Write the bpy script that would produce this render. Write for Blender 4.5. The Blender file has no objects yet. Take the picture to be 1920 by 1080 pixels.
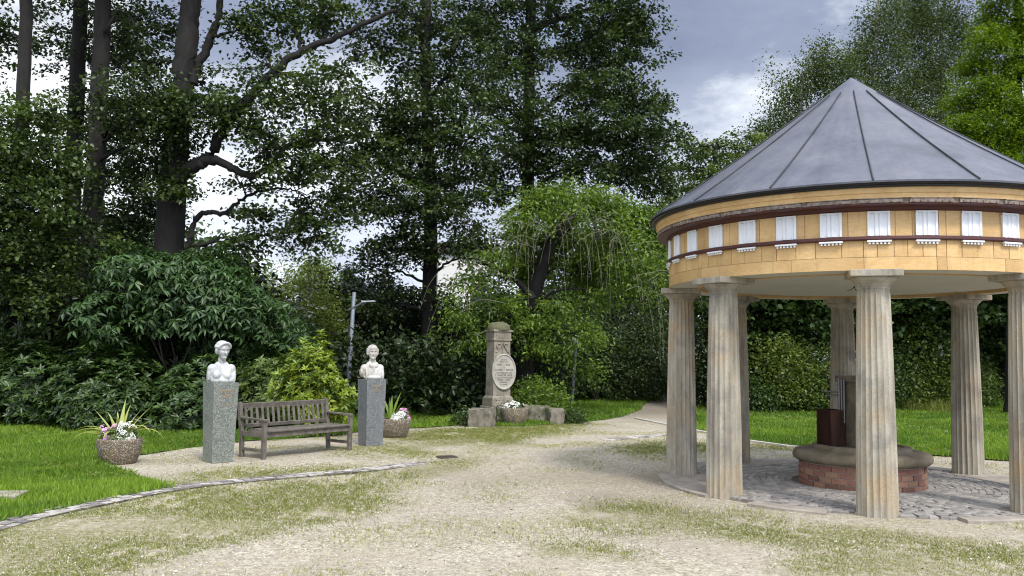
import bpy, bmesh, math, random
import numpy as np
from mathutils import Vector, Matrix

# ------------------------------------------------------------------ camera, world, sun, exposure
scene = bpy.context.scene
COL = scene.collection
R_ = math.radians
CAMZ, F, PITCH, ROLL = 1.7, 1600.0, math.atan(124 / 1600), 0.014
cam = bpy.data.cameras.new('camera')
camo = bpy.data.objects.new('camera', cam)
COL.objects.link(camo)
cam.sensor_width = 36
cam.lens = 36 * F / 1920
cam.clip_start, cam.clip_end = 0.1, 1000
camo.matrix_world = (Matrix.Translation((0, 0, CAMZ)) @ Matrix.Rotation(math.pi / 2 + PITCH, 4, 'X')
                     @ Matrix.Rotation(ROLL, 4, 'Z'))
scene.camera = camo
scene.view_settings.view_transform = 'Standard'
scene.view_settings.look = 'None'
scene.view_settings.gamma = 1
scene.view_settings.exposure = 1.1
scene.render.engine = 'CYCLES'
cy = scene.cycles
cy.max_bounces, cy.diffuse_bounces, cy.glossy_bounces = 6, 3, 2
cy.transmission_bounces, cy.transparent_max_bounces = 3, 4
cy.caustics_reflective = cy.caustics_refractive = False
cy.use_denoising = True
cy.denoising_prefilter = 'ACCURATE'
cy.denoising_input_passes = 'RGB_ALBEDO_NORMAL'
scene.render.filter_size = 1.1
cy.filter_width = 1.1
cy.use_adaptive_sampling = False
cy.sample_clamp_indirect = 4

SUN_ELEV, SUN_AZ = 52.0, 28.0        # azimuth: degrees from behind the camera towards its right
sd = Vector((math.sin(R_(SUN_AZ)) * math.cos(R_(SUN_ELEV)), -math.cos(R_(SUN_AZ)) * math.cos(R_(SUN_ELEV)), math.sin(R_(SUN_ELEV))))
sun = bpy.data.lights.new('sun', 'SUN')
sun.energy, sun.angle, sun.color = 1.5, R_(10), (1.0, 0.95, 0.87)
suno = bpy.data.objects.new('sun', sun)
COL.objects.link(suno)
suno.rotation_euler = sd.to_track_quat('Z', 'Y').to_euler()
suno.location = sd * 40

world = bpy.data.worlds.new('World')
scene.world = world
world.use_nodes = True
NT = world.node_tree
NT.nodes.clear()


def nd(nt, typ, **kw):
    n = nt.nodes.new(typ)
    for k, v in kw.items():
        if k == 'inp':
            for a, b in v.items():
                n.inputs[a].default_value = b
        else:
            setattr(n, k, v)
    return n


def ramp(nt, stops, fac=None):
    n = nt.nodes.new('ShaderNodeValToRGB')
    e = n.color_ramp.elements
    while len(e) < len(stops):
        e.new(0.5)
    for i, (p, c) in enumerate(stops):
        e[i].position = p
        e[i].color = (*c, 1) if len(c) == 3 else c
    if fac is not None:
        nt.links.new(fac, n.inputs[0])
    return n.outputs[0]


def mixc(nt, fac, a, b, mode='MIX'):
    n = nt.nodes.new('ShaderNodeMix')
    n.data_type = 'RGBA'
    n.blend_type = mode
    n.clamp_factor = True
    for s, v in ((n.inputs[0], fac), (n.inputs[6], a), (n.inputs[7], b)):
        if isinstance(v, bpy.types.NodeSocket):
            nt.links.new(v, s)
        elif isinstance(v, (int, float)):
            s.default_value = v
        else:
            s.default_value = (*v, 1)
    return n.outputs[2]


def math_(nt, op, a, b=None, clamp=False):
    n = nt.nodes.new('ShaderNodeMath')
    n.operation = op
    n.use_clamp = clamp
    for i, v in enumerate((a, b)):
        if v is None:
            continue
        if isinstance(v, bpy.types.NodeSocket):
            nt.links.new(v, n.inputs[i])
        else:
            n.inputs[i].default_value = v
    return n.outputs[0]


def noise(nt, vec, scale, detail=5, rough=0.55, out=0):
    n = nt.nodes.new('ShaderNodeTexNoise')
    n.inputs['Scale'].default_value = scale
    n.inputs['Detail'].default_value = detail
    n.inputs['Roughness'].default_value = rough
    if vec is not None:
        nt.links.new(vec, n.inputs['Vector'])
    return n.outputs[out]


SKYSEED, SKX, SKY_ = 8.4, 0.5, 0.2
sky = nd(NT, 'ShaderNodeTexSky', sky_type='NISHITA', sun_disc=False, sun_elevation=R_(SUN_ELEV))
sky.sun_rotation = R_(180 - SUN_AZ)
tc = nd(NT, 'ShaderNodeTexCoord')
sep = nd(NT, 'ShaderNodeSeparateXYZ')
NT.links.new(tc.outputs['Generated'], sep.inputs[0])
zz = math_(NT, 'ADD', math_(NT, 'MAXIMUM', sep.outputs[2], 0.0), 0.22)
comb = nd(NT, 'ShaderNodeCombineXYZ')
NT.links.new(math_(NT, 'ADD', math_(NT, 'DIVIDE', sep.outputs[0], zz), SKX), comb.inputs[0])
NT.links.new(math_(NT, 'ADD', math_(NT, 'DIVIDE', sep.outputs[1], zz), SKY_), comb.inputs[1])
comb.inputs[2].default_value = SKYSEED
cover = noise(NT, comb.outputs[0], 1.3, 7, 0.55)
shade = noise(NT, comb.outputs[0], 1.15, 9, 0.63)
tn = NT.nodes.new('ShaderNodeMapRange')               # the cloud thins out towards the left
tn.interpolation_type = 'SMOOTHSTEP'
NT.links.new(sep.outputs[0], tn.inputs[0])
for i_, v_ in enumerate((0.2, -0.1, 0.0, 0.085)):
    tn.inputs[1 + i_].default_value = v_
thin = tn.outputs[0]
cloud = ramp(NT, [(0.36, (1.0, 1.03, 1.06)), (0.425, (0.66, 0.72, 0.83)), (0.49, (0.34, 0.395, 0.545)), (0.70, (0.22, 0.265, 0.39))], math_(NT, 'SUBTRACT', shade, thin))
low = ramp(NT, [(0.0, (1, 1, 1)), (0.22, (0.55, 0.55, 0.55)), (0.33, (0, 0, 0))], sep.outputs[2])
cloud = mixc(NT, math_(NT, 'MULTIPLY', low, 0.7), cloud, (0.95, 1.04, 1.18))
dotn = NT.nodes.new('ShaderNodeVectorMath')           # clouds are brighter towards the sun
dotn.operation = 'DOT_PRODUCT'
NT.links.new(tc.outputs['Generated'], dotn.inputs[0])
dotn.inputs[1].default_value = sd
glow = math_(NT, 'ADD', math_(NT, 'MULTIPLY', math_(NT, 'POWER', math_(NT, 'MAXIMUM', dotn.outputs['Value'], 0.0), 2.0), 12.5), 5.0)
gl = NT.nodes.new('ShaderNodeCombineXYZ')
for k_ in range(3):
    NT.links.new(glow, gl.inputs[k_])
cloud10 = mixc(NT, 1.0, cloud, gl.outputs[0], 'MULTIPLY')
fac = ramp(NT, [(0.28, (0, 0, 0)), (0.40, (1, 1, 1))], cover)
skymix = mixc(NT, fac, sky.outputs[0], cloud10)
bg = nd(NT, 'ShaderNodeBackground', inp={'Strength': 0.1})
NT.links.new(skymix, bg.inputs[0])
NT.links.new(bg.outputs[0], nd(NT, 'ShaderNodeOutputWorld').inputs[0])

# ------------------------------------------------------------------ layout helpers (photo pixels of a 1920 x 1080 frame to real points)
random.seed(7)
RNG = np.random.default_rng(11)


def ray(u, v):
    du, dv = u - 960, v - 540
    c, s = math.cos(-ROLL), math.sin(-ROLL)
    a, b = du * c - dv * s, du * s + dv * c
    c, s = math.cos(PITCH), math.sin(PITCH)
    y, z = 1.0, -b / F
    return np.array([a / F, y * c - z * s, y * s + z * c])


def G(u, v, z=0.0):                       # ground point seen at pixel (u, v)
    d = ray(u, v)
    t = (z - CAMZ) / d[2]
    return np.array([d[0] * t, d[1] * t, z])


def P(u, v, d):                           # point seen at pixel (u, v) at forward distance d
    r = ray(u, v)
    t = d / r[1]
    return np.array([0, 0, CAMZ]) + r * t


# ------------------------------------------------------------------ mesh helpers
def norm(a):
    return a / np.maximum(np.linalg.norm(a, axis=-1, keepdims=True), 1e-9)


def tag(o, label=None, cat=None, group=None, kind=None):
    for k, v in (('label', label), ('category', cat), ('group', group), ('kind', kind)):
        if v:
            o[k] = v
    return o


def empty(name, loc, rz=0, **kw):
    o = bpy.data.objects.new(name, None)
    COL.objects.link(o)
    o.location = loc
    o.rotation_euler = (0, 0, rz)
    o.empty_display_size = 0.2
    return tag(o, **kw)


def link(name, me, mat, parent=None, loc=None, rz=0):
    o = bpy.data.objects.new(name, me)
    COL.objects.link(o)
    if mat is not None and not me.materials:
        me.materials.append(mat)
    o.parent = parent
    if loc is not None:
        o.location = loc
    if rz:
        o.rotation_euler = (0, 0, rz)
    return o


def tri_mesh(name, V, T, tint=None):
    me = bpy.data.meshes.new(name)
    V = np.ascontiguousarray(V, dtype=np.float32)
    T = np.ascontiguousarray(T, dtype=np.int32)
    me.vertices.add(len(V))
    me.vertices.foreach_set('co', V.ravel())
    me.loops.add(T.size)
    me.loops.foreach_set('vertex_index', T.ravel())
    me.polygons.add(len(T))
    me.polygons.foreach_set('loop_start', np.arange(0, T.size, T.shape[1], dtype=np.int32))
    if tint is not None:
        a = me.attributes.new('tint', 'FLOAT', 'POINT')
        a.data.foreach_set('value', np.ascontiguousarray(tint, dtype=np.float32))
    me.update(calc_edges=True)
    return me


class MB:
    """collects simple shapes into one mesh"""

    def __init__(s):
        s.v, s.f, s.t = [], [], []

    def add(s, verts, faces, tint=0.5):
        o = len(s.v)
        s.v += [tuple(map(float, p)) for p in verts]
        s.f += [tuple(i + o for i in f) for f in faces]
        s.t += [tint] * len(verts)
        return s

    def box(s, c, size, rz=0, M=None, top=None, tint=0.5):
        hx, hy, hz = size[0] / 2, size[1] / 2, size[2] / 2
        k = top or (1, 1)
        pts = [(-hx, -hy, -hz), (hx, -hy, -hz), (hx, hy, -hz), (-hx, hy, -hz),
               (-hx * k[0], -hy * k[1], hz), (hx * k[0], -hy * k[1], hz), (hx * k[0], hy * k[1], hz), (-hx * k[0], hy * k[1], hz)]
        m = M or Matrix.Rotation(rz, 3, 'Z')
        return s.add([Vector(c) + m @ Vector(p) for p in pts],
                     [(0, 3, 2, 1), (4, 5, 6, 7), (0, 1, 5, 4), (1, 2, 6, 5), (2, 3, 7, 6), (3, 0, 4, 7)], tint)

    def bar(s, a, b, w, h, up=(0, 0, 1)):
        a, b = Vector(a), Vector(b)
        d = (b - a)
        L = d.length
        x = d.normalized()
        y = Vector(up).cross(x).normalized()
        z = x.cross(y)
        M = Matrix((x, y, z)).transposed()
        return s.box((a + b) / 2, (L, w, h), M=M)

    def tube(s, pts, rad, seg=6, cap=True, tint=0.5):
        pts = [np.array(p, float) for p in pts]
        n = len(pts)
        rad = [rad] * n if isinstance(rad, (int, float)) else list(rad)
        V = []
        ref = np.array([0.13, 0.31, 0.94])
        for i in range(n):
            d = pts[min(i + 1, n - 1)] - pts[max(i - 1, 0)]
            d = d / max(np.linalg.norm(d), 1e-9)
            e = np.cross(d, ref if abs(d @ ref) < 0.95 else np.array([1.0, 0, 0]))
            e /= np.linalg.norm(e)
            g = np.cross(d, e)
            for k in range(seg):
                a = 2 * math.pi * k / seg
                V.append(pts[i] + rad[i] * (math.cos(a) * e + math.sin(a) * g))
        Fc = [(i * seg + k, i * seg + (k + 1) % seg, (i + 1) * seg + (k + 1) % seg, (i + 1) * seg + k) for i in range(n - 1) for k in range(seg)]
        if cap:
            Fc += [tuple(range(seg))[::-1], tuple((n - 1) * seg + k for k in range(seg))]
        return s.add(V, Fc, tint)

    def lathe(s, prof, c=(0, 0, 0), seg=48, a0=0.0, a1=2 * math.pi, closed=False, tint=0.5):
        full = abs(a1 - a0 - 2 * math.pi) < 1e-6
        m = seg if full else seg + 1
        V, Fc = [], []
        k = len(prof)
        for i in range(m):
            a = a0 + (a1 - a0) * i / seg
            for r, z in prof:
                V.append((c[0] + r * math.sin(a), c[1] - r * math.cos(a), c[2] + z))
        for i in range(seg):
            j = (i + 1) % m
            for q in range(k if closed else k - 1):
                w = (q + 1) % k
                Fc.append((i * k + q, j * k + q, j * k + w, i * k + w))
        if closed and not full:
            Fc += [tuple(range(k))[::-1], tuple((m - 1) * k + q for q in range(k))]
        return s.add(V, Fc, tint)

    def build(s, name, mat, parent=None, smooth=False, bevel=0, loc=None, rz=0, angle=35):
        me = bpy.data.meshes.new(name)
        me.from_pydata(s.v, [], s.f)
        a = me.attributes.new('tint', 'FLOAT', 'POINT')
        a.data.foreach_set('value', np.array(s.t, np.float32))
        bm = bmesh.new()
        bm.from_mesh(me)
        bmesh.ops.recalc_face_normals(bm, faces=bm.faces)
        if bevel:
            ed = [e for e in bm.edges if len(e.link_faces) == 2 and e.calc_face_angle(0) > R_(30)]
            bmesh.ops.bevel(bm, geom=ed, offset=bevel, segments=2, affect='EDGES', profile=0.6, clamp_overlap=True)
        bm.to_mesh(me)
        bm.free()
        if smooth:
            me.polygons.foreach_set('use_smooth', np.ones(len(me.polygons), bool))
            me.set_sharp_from_angle(angle=R_(angle))
        return link(name, me, mat, parent, loc, rz)


def smooth_path(pts, n=6, wob=0.0):
    pts = [np.array(p, float) for p in pts]
    if len(pts) < 3:
        pts = [pts[0], (pts[0] + pts[-1]) / 2, pts[-1]]
    out = []
    q = [2 * pts[0] - pts[1]] + pts + [2 * pts[-1] - pts[-2]]
    for i in range(1, len(q) - 2):
        a, b, c, d = q[i - 1:i + 3]
        for k in range(n):
            t = k / n
            p = 0.5 * (2 * b + (c - a) * t + (2 * a - 5 * b + 4 * c - d) * t * t + (3 * b - a - 3 * c + d) * t ** 3)
            out.append(p + RNG.normal(0, wob, 3) if (wob and (i > 1 or k)) else p)
    out.append(pts[-1])
    return out


# ------------------------------------------------------------------ materials
def material(name):
    m = bpy.data.materials.new(name)
    m.use_nodes = True
    nt = m.node_tree
    nt.nodes.clear()
    out = nt.nodes.new('ShaderNodeOutputMaterial')
    bs = nt.nodes.new('ShaderNodeBsdfPrincipled')
    nt.links.new(bs.outputs[0], out.inputs[0])
    return m, nt, bs, out


def coord(nt, scale=(1, 1, 1), kind='Object'):
    t = nt.nodes.new('ShaderNodeTexCoord')
    mp = nt.nodes.new('ShaderNodeMapping')
    mp.inputs['Scale'].default_value = scale
    nt.links.new(t.outputs[kind], mp.inputs[0])
    return mp.outputs[0]


def setc(nt, bs, col):
    if isinstance(col, bpy.types.NodeSocket):
        nt.links.new(col, bs.inputs['Base Color'])
    else:
        bs.inputs['Base Color'].default_value = (*col, 1)


def bump(nt, bs, h, strength=0.3, dist=0.01):
    b = nt.nodes.new('ShaderNodeBump')
    b.inputs['Strength'].default_value = strength
    b.inputs['Distance'].default_value = dist
    nt.links.new(h, b.inputs['Height'])
    nt.links.new(b.outputs[0], bs.inputs['Normal'])


def attr(nt, name='tint'):
    a = nt.nodes.new('ShaderNodeAttribute')
    a.attribute_name = name
    return a.outputs['Fac']


def simple(name, col, rough=0.6, metal=0.0, var=0.25, scale=6, stretch=(1, 1, 1), bmp=0.2, bdist=0.004, col2=None, fine=60, spec=0.4):
    m, nt, bs, _ = material(name)
    v = coord(nt, stretch)
    n = noise(nt, v, scale, 7, 0.6)
    c2 = col2 or tuple(x * (1 - var) for x in col)
    c = ramp(nt, [(0.35, c2), (0.62, col)], n)
    nf = noise(nt, v, fine, 4, 0.6)
    c = mixc(nt, 0.5, c, ramp(nt, [(0.3, (0.55,) * 3), (0.7, (1.0,) * 3)], nf), 'MULTIPLY')
    setc(nt, bs, c)
    bs.inputs['Roughness'].default_value = rough
    bs.inputs['Metallic'].default_value = metal
    bs.inputs['Specular IOR Level'].default_value = spec
    if bmp:
        bump(nt, bs, nf, bmp, bdist)
    return m


def foliage(name, dark, light, trans=0.3, rough=0.42, spec=0.38, tcol=None):
    m, nt, bs, out = material(name)
    c = ramp(nt, [(0.1, dark), (0.9, light)], attr(nt))
    setc(nt, bs, c)
    bs.inputs['Roughness'].default_value = rough
    bs.inputs['Specular IOR Level'].default_value = spec
    tr = nt.nodes.new('ShaderNodeBsdfTranslucent')
    nt.links.new(mixc(nt, 1.0, c, tcol or (1.5, 1.6, 0.7), 'MULTIPLY'), tr.inputs[0])
    mx = nt.nodes.new('ShaderNodeMixShader')
    mx.inputs[0].default_value = trans
    nt.links.new(bs.outputs[0], mx.inputs[1])
    nt.links.new(tr.outputs[0], mx.inputs[2])
    nt.links.new(mx.outputs[0], out.inputs[0])
    return m


def bark(name, col, col2, sc=5):
    m, nt, bs, _ = material(name)
    v = coord(nt, (1, 1, 0.22))
    n = noise(nt, v, sc * 3, 8, 0.65)
    lich = noise(nt, coord(nt), 1.3, 6, 0.6)
    c = ramp(nt, [(0.35, col2), (0.65, col)], n)
    c = mixc(nt, ramp(nt, [(0.5, (0, 0, 0)), (0.68, (0.6, 0.6, 0.6))], lich), c, tuple(x * 1.2 for x in col))
    setc(nt, bs, c)
    bs.inputs['Roughness'].default_value = 0.9
    bump(nt, bs, n, 0.8, 0.03)
    return m


# sandstone of columns
def stone_column():
    m, nt, bs, _ = material('fluted_sandstone')
    tcn = nt.nodes.new('ShaderNodeTexCoord')
    oi = nt.nodes.new('ShaderNodeObjectInfo')
    add = nt.nodes.new('ShaderNodeVectorMath')
    add.operation = 'ADD'
    nt.links.new(tcn.outputs['Object'], add.inputs[0])
    nt.links.new(oi.outputs['Location'], add.inputs[1])
    mp = nt.nodes.new('ShaderNodeMapping')
    mp.inputs['Scale'].default_value = (1, 1, 0.16)
    nt.links.new(add.outputs[0], mp.inputs[0])
    streak = noise(nt, mp.outputs[0], 7, 6, 0.65)
    blotch = noise(nt, add.outputs[0], 1.7, 6, 0.6)
    fine = noise(nt, add.outputs[0], 55, 4, 0.65)
    c = ramp(nt, [(0.33, (0.25, 0.225, 0.18)), (0.5, (0.39, 0.355, 0.285)), (0.66, (0.52, 0.48, 0.395))], streak)
    c = mixc(nt, ramp(nt, [(0.5, (0, 0, 0)), (0.68, (0.62, 0.62, 0.62))], blotch), c, (0.47, 0.33, 0.18))
    gre = noise(nt, add.outputs[0], 2.6, 5, 0.6)
    c = mixc(nt, ramp(nt, [(0.52, (0, 0, 0)), (0.68, (0.65, 0.65, 0.65))], gre), c, (0.20, 0.185, 0.175))
    c = mixc(nt, 0.55, c, ramp(nt, [(0.3, (0.6,) * 3), (0.7, (1.05,) * 3)], fine), 'MULTIPLY')
    setc(nt, bs, c)
    bs.inputs['Roughness'].default_value = 0.9
    bs.inputs['Specular IOR Level'].default_value = 0.25
    bump(nt, bs, fine, 0.35, 0.006)
    return m


def ochre():
    m, nt, bs, _ = material('ochre_painted_boards')
    grain = noise(nt, coord(nt, (3, 3, 14)), 5, 6, 0.6)
    blot = noise(nt, coord(nt), 3.0, 6, 0.65)
    c = ramp(nt, [(0.3, (0.62, 0.39, 0.16)), (0.7, (0.76, 0.53, 0.255))], blot)
    c = mixc(nt, 0.6, c, ramp(nt, [(0.35, (0.78, 0.74, 0.66)), (0.6, (1, 1, 1))], grain), 'MULTIPLY')
    c = mixc(nt, 1.0, c, ramp(nt, [(0, (0.80, 0.77, 0.72)), (1, (1.06, 1.06, 1.06))], attr(nt)), 'MULTIPLY')
    drip = noise(nt, coord(nt, (1, 1, 0.12)), 13, 6, 0.7)
    c = mixc(nt, ramp(nt, [(0.55, (0, 0, 0)), (0.72, (0.55, 0.55, 0.55))], drip), c, (0.36, 0.22, 0.10))
    flake = noise(nt, coord(nt, (1, 1, 2.5)), 24, 6, 0.7)
    c = mixc(nt, ramp(nt, [(0.70, (0, 0, 0)), (0.74, (0.7, 0.7, 0.7))], flake), c, (0.16, 0.09, 0.05))
    setc(nt, bs, c)
    bs.inputs['Roughness'].default_value = 0.55
    bump(nt, bs, grain, 0.15, 0.004)
    return m


def white_paint():
    m, nt, bs, _ = material('flaking_white_paint')
    fl = noise(nt, coord(nt, (1, 1, 0.35)), 26, 6, 0.7)
    c = ramp(nt, [(0.0, (0.74, 0.76, 0.80)), (0.64, (0.80, 0.82, 0.85)), (0.70, (0.30, 0.27, 0.25))], fl)
    setc(nt, bs, c)
    bs.inputs['Roughness'].default_value = 0.6
    bump(nt, bs, fl, 0.25, 0.004)
    return m


def zinc():
    m, nt, bs, _ = material('weathered_zinc_sheet')
    v = coord(nt)
    sp = nt.nodes.new('ShaderNodeSeparateXYZ')
    nt.links.new(v, sp.inputs[0])
    cb = nt.nodes.new('ShaderNodeCombineXYZ')
    nt.links.new(math_(nt, 'MULTIPLY', math_(nt, 'ARCTAN2', sp.outputs[0], math_(nt, 'MULTIPLY', sp.outputs[1], -1.0)), 9.0), cb.inputs[0])
    nt.links.new(math_(nt, 'MULTIPLY', sp.outputs[2], 0.7), cb.inputs[1])
    st = noise(nt, cb.outputs[0], 1.6, 7, 0.65)
    n = noise(nt, v, 1.3, 7, 0.62)
    n2 = noise(nt, v, 17, 6, 0.7)
    c = ramp(nt, [(0.3, (0.088, 0.093, 0.115)), (0.5, (0.14, 0.149, 0.182)), (0.72, (0.20, 0.197, 0.222))], n)
    c = mixc(nt, 0.8, c, ramp(nt, [(0.34, (0.76, 0.76, 0.78)), (0.5, (0.96, 0.96, 0.96)), (0.68, (1.10, 1.07, 1.06))], st), 'MULTIPLY')
    c = mixc(nt, 0.4, c, ramp(nt, [(0.35, (0.72,) * 3), (0.65, (1.1,) * 3)], n2), 'MULTIPLY')
    setc(nt, bs, c)
    bs.inputs['Metallic'].default_value = 0.3
    nt.links.new(ramp(nt, [(0.3, (0.40,) * 3), (0.7, (0.62,) * 3)], st), bs.inputs['Roughness'])
    bump(nt, bs, n, 0.35, 0.04)
    return m


def granite(name, a, b):
    m, nt, bs, _ = material(name)
    v = coord(nt)
    vo = nt.nodes.new('ShaderNodeTexVoronoi')
    vo.inputs['Scale'].default_value = 85
    nt.links.new(v, vo.inputs['Vector'])
    n = noise(nt, v, 70, 4, 0.7)
    n2 = noise(nt, v, 4, 5, 0.6)
    sp = nt.nodes.new('ShaderNodeSeparateColor')
    nt.links.new(vo.outputs['Color'], sp.inputs[0])
    c = ramp(nt, [(0.25, tuple(x * 0.5 for x in a)), (0.5, a), (0.85, b)], math_(nt, 'ADD', math_(nt, 'MULTIPLY', sp.outputs[0], 0.5), math_(nt, 'MULTIPLY', n, 0.5)))
    c = mixc(nt, 0.5, c, ramp(nt, [(0.3, (0.7,) * 3), (0.7, (1.1,) * 3)], n2), 'MULTIPLY')
    setc(nt, bs, c)
    bs.inputs['Roughness'].default_value = 0.45
    return m


def pebble_concrete():
    m, nt, bs, _ = material('exposed_aggregate_concrete')
    v = coord(nt)
    vo = nt.nodes.new('ShaderNodeTexVoronoi')
    vo.inputs['Scale'].default_value = 48
    nt.links.new(v, vo.inputs['Vector'])
    sp = nt.nodes.new('ShaderNodeSeparateColor')
    nt.links.new(vo.outputs['Color'], sp.inputs[0])
    c = ramp(nt, [(0.0, (0.10, 0.075, 0.05)), (0.5, (0.27, 0.21, 0.145)), (0.9, (0.42, 0.36, 0.28))], sp.outputs[0])
    c = mixc(nt, ramp(nt, [(0.35, (0, 0, 0)), (0.6, (1, 1, 1))], vo.outputs['Distance']), c, (0.12, 0.10, 0.075))
    st = noise(nt, v, 4, 5, 0.6)
    c = mixc(nt, ramp(nt, [(0.55, (0, 0, 0)), (0.75, (0.5, 0.5, 0.5))], st), c, (0.28, 0.17, 0.04))
    setc(nt, bs, c)
    bs.inputs['Roughness'].default_value = 0.85
    iv = math_(nt, 'SUBTRACT', 1.0, vo.outputs['Distance'])
    bump(nt, bs, iv, 0.7, 0.012)
    return m


def gravel():
    m, nt, bs, _ = material('sandy_gravel')
    v = coord(nt)
    vo = nt.nodes.new('ShaderNodeTexVoronoi')
    vo.inputs['Scale'].default_value = 62
    nt.links.new(v, vo.inputs['Vector'])
    sp = nt.nodes.new('ShaderNodeSeparateColor')
    nt.links.new(vo.outputs['Color'], sp.inputs[0])
    vo2 = nt.nodes.new('ShaderNodeTexVoronoi')
    vo2.inputs['Scale'].default_value = 24
    nt.links.new(v, vo2.inputs['Vector'])
    sp2 = nt.nodes.new('ShaderNodeSeparateColor')
    nt.links.new(vo2.outputs['Color'], sp2.inputs[0])
    mid = noise(nt, v, 9, 6, 0.7)
    big = noise(nt, v, 0.55, 5, 0.6)
    mix_ = math_(nt, 'ADD', math_(nt, 'MULTIPLY', sp.outputs[0], 0.4), math_(nt, 'ADD', math_(nt, 'MULTIPLY', sp2.outputs[1], 0.25), math_(nt, 'MULTIPLY', mid, 0.35)))
    c = ramp(nt, [(0.25, (0.20, 0.172, 0.13)), (0.43, (0.365, 0.32, 0.25)), (0.60, (0.445, 0.395, 0.315)), (0.78, (0.60, 0.55, 0.45))], mix_)
    c = mixc(nt, ramp(nt, [(0.42, (0, 0, 0)), (0.62, (0.55, 0.55, 0.55))], big), c, (0.33, 0.285, 0.22))
    g = attr(nt, 'grassy')
    ng = noise(nt, v, 16, 5, 0.7)
    gm = math_(nt, 'MULTIPLY', g, ramp(nt, [(0.36, (0, 0, 0)), (0.6, (1, 1, 1))], ng))
    c = mixc(nt, math_(nt, 'MULTIPLY', gm, 0.8), c, (0.17, 0.165, 0.045))
    d = attr(nt, 'dirt_shade')  # bare dirt, plus the painted shadow beside the leftmost column
    c = mixc(nt, math_(nt, 'MULTIPLY', d, 0.7), c, (0.185, 0.155, 0.12))
    setc(nt, bs, c)
    bs.inputs['Roughness'].default_value = 0.95
    bs.inputs['Specular IOR Level'].default_value = 0.2
    h = math_(nt, 'ADD', mix_, math_(nt, 'MULTIPLY', vo.outputs['Distance'], -0.6))
    bump(nt, bs, h, 0.55, 0.012)
    return m


def tinted(name, stops, rough=0.85, fine=40, bmp=0.4, bdist=0.006, var=0.5):
    m, nt, bs, _ = material(name)
    c = ramp(nt, stops, attr(nt))
    n = noise(nt, coord(nt), fine, 6, 0.65)
    c = mixc(nt, var, c, ramp(nt, [(0.3, (0.5,) * 3), (0.7, (1.15,) * 3)], n), 'MULTIPLY')
    setc(nt, bs, c)
    bs.inputs['Roughness'].default_value = rough
    bump(nt, bs, n, bmp, bdist)
    return m


M = {}
M['column'] = stone_column()
M['ochre'] = ochre()
M['white'] = white_paint()
M['zinc'] = zinc()
M['seam'] = simple('zinc_seam', (0.05, 0.05, 0.058), 0.5, 0.3)
M['gutter'] = simple('dark_gutter', (0.022, 0.023, 0.026), 0.4, 0.2)
M['oxblood'] = simple('oxblood_paint', (0.085, 0.022, 0.020), 0.5, stretch=(1, 1, 4))
M['mutule'] = simple('weathered_mutule_paint', (0.36, 0.30, 0.25), 0.7, scale=20, col2=(0.17, 0.13, 0.11))
M['ceiling'] = simple('cream_plaster', (0.62, 0.60, 0.53), 0.8, var=0.08, scale=2)
M['dark_stone'] = simple('brown_sandstone', (0.245, 0.205, 0.15), 0.85, scale=4, col2=(0.15, 0.12, 0.075), bmp=0.4)
M['stylobate'] = simple('pale_floor_stone', (0.40, 0.355, 0.30), 0.85, scale=4, col2=(0.27, 0.235, 0.2))
M['pillar'] = simple('stained_sandstone', (0.20, 0.165, 0.11), 0.85, scale=5, col2=(0.10, 0.085, 0.06), bmp=0.4)
M['steel'] = simple('brushed_steel', (0.20, 0.19, 0.185), 0.35, 0.9, stretch=(1, 1, 0.1), scale=20, var=0.2, bmp=0)
M['rust'] = simple('rusty_steel', (0.085, 0.034, 0.02), 0.85, 0.1, scale=7, stretch=(1, 1, 0.3), col2=(0.025, 0.013, 0.010))
M['mortar'] = simple('mortar', (0.52, 0.46, 0.39), 0.9)
M['brick'] = tinted('old_red_brick', [(0, (0.17, 0.085, 0.06)), (0.5, (0.29, 0.13, 0.095)), (1, (0.33, 0.20, 0.12))])
M['cobble'] = tinted('grey_setts', [(0, (0.20, 0.185, 0.175)), (0.5, (0.30, 0.28, 0.26)), (1, (0.40, 0.37, 0.335))])
M['joint'] = simple('sandy_joint', (0.17, 0.15, 0.115), 0.95)
M['gutter_sett'] = tinted('purple_grey_setts', [(0, (0.15, 0.13, 0.13)), (0.5, (0.34, 0.31, 0.29)), (1, (0.54, 0.50, 0.45))])
M['granite'] = granite('green_grey_granite', (0.17, 0.185, 0.165), (0.36, 0.38, 0.33))
M['granite2'] = granite('blue_grey_granite', (0.15, 0.16, 0.165), (0.31, 0.325, 0.33))
M['marble'] = simple('white_marble', (0.66, 0.67, 0.67), 0.5, scale=8, stretch=(1, 1, 0.4), var=0.5, bmp=0.1)
M['marble2'] = simple('stained_white_marble', (0.66, 0.65, 0.62), 0.55, scale=6, stretch=(1, 1, 0.4), col2=(0.42, 0.38, 0.32), bmp=0.1)
M['wood'] = simple('weathered_grey_wood', (0.185, 0.162, 0.132), 0.8, scale=9, stretch=(1, 1, 1), col2=(0.10, 0.087, 0.075), bmp=0.4)
M['pot'] = pebble_concrete()
M['soil'] = simple('potting_soil', (0.03, 0.022, 0.015), 0.95)
M['galv'] = simple('galvanised_steel', (0.42, 0.46, 0.52), 0.45, 0.3, scale=3, var=0.2)
M['lampdark'] = simple('grey_lamp_metal', (0.16, 0.17, 0.19), 0.45, 0.3)
M['monument'] = simple('lichened_sandstone', (0.34, 0.30, 0.235), 0.9, scale=4, col2=(0.19, 0.165, 0.125), bmp=0.5)
M['plaque'] = simple('pale_plaque_stone', (0.46, 0.43, 0.37), 0.85, scale=4, col2=(0.34, 0.31, 0.26))
M['letter'] = simple('cut_letter', (0.16, 0.14, 0.115), 0.9)
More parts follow.
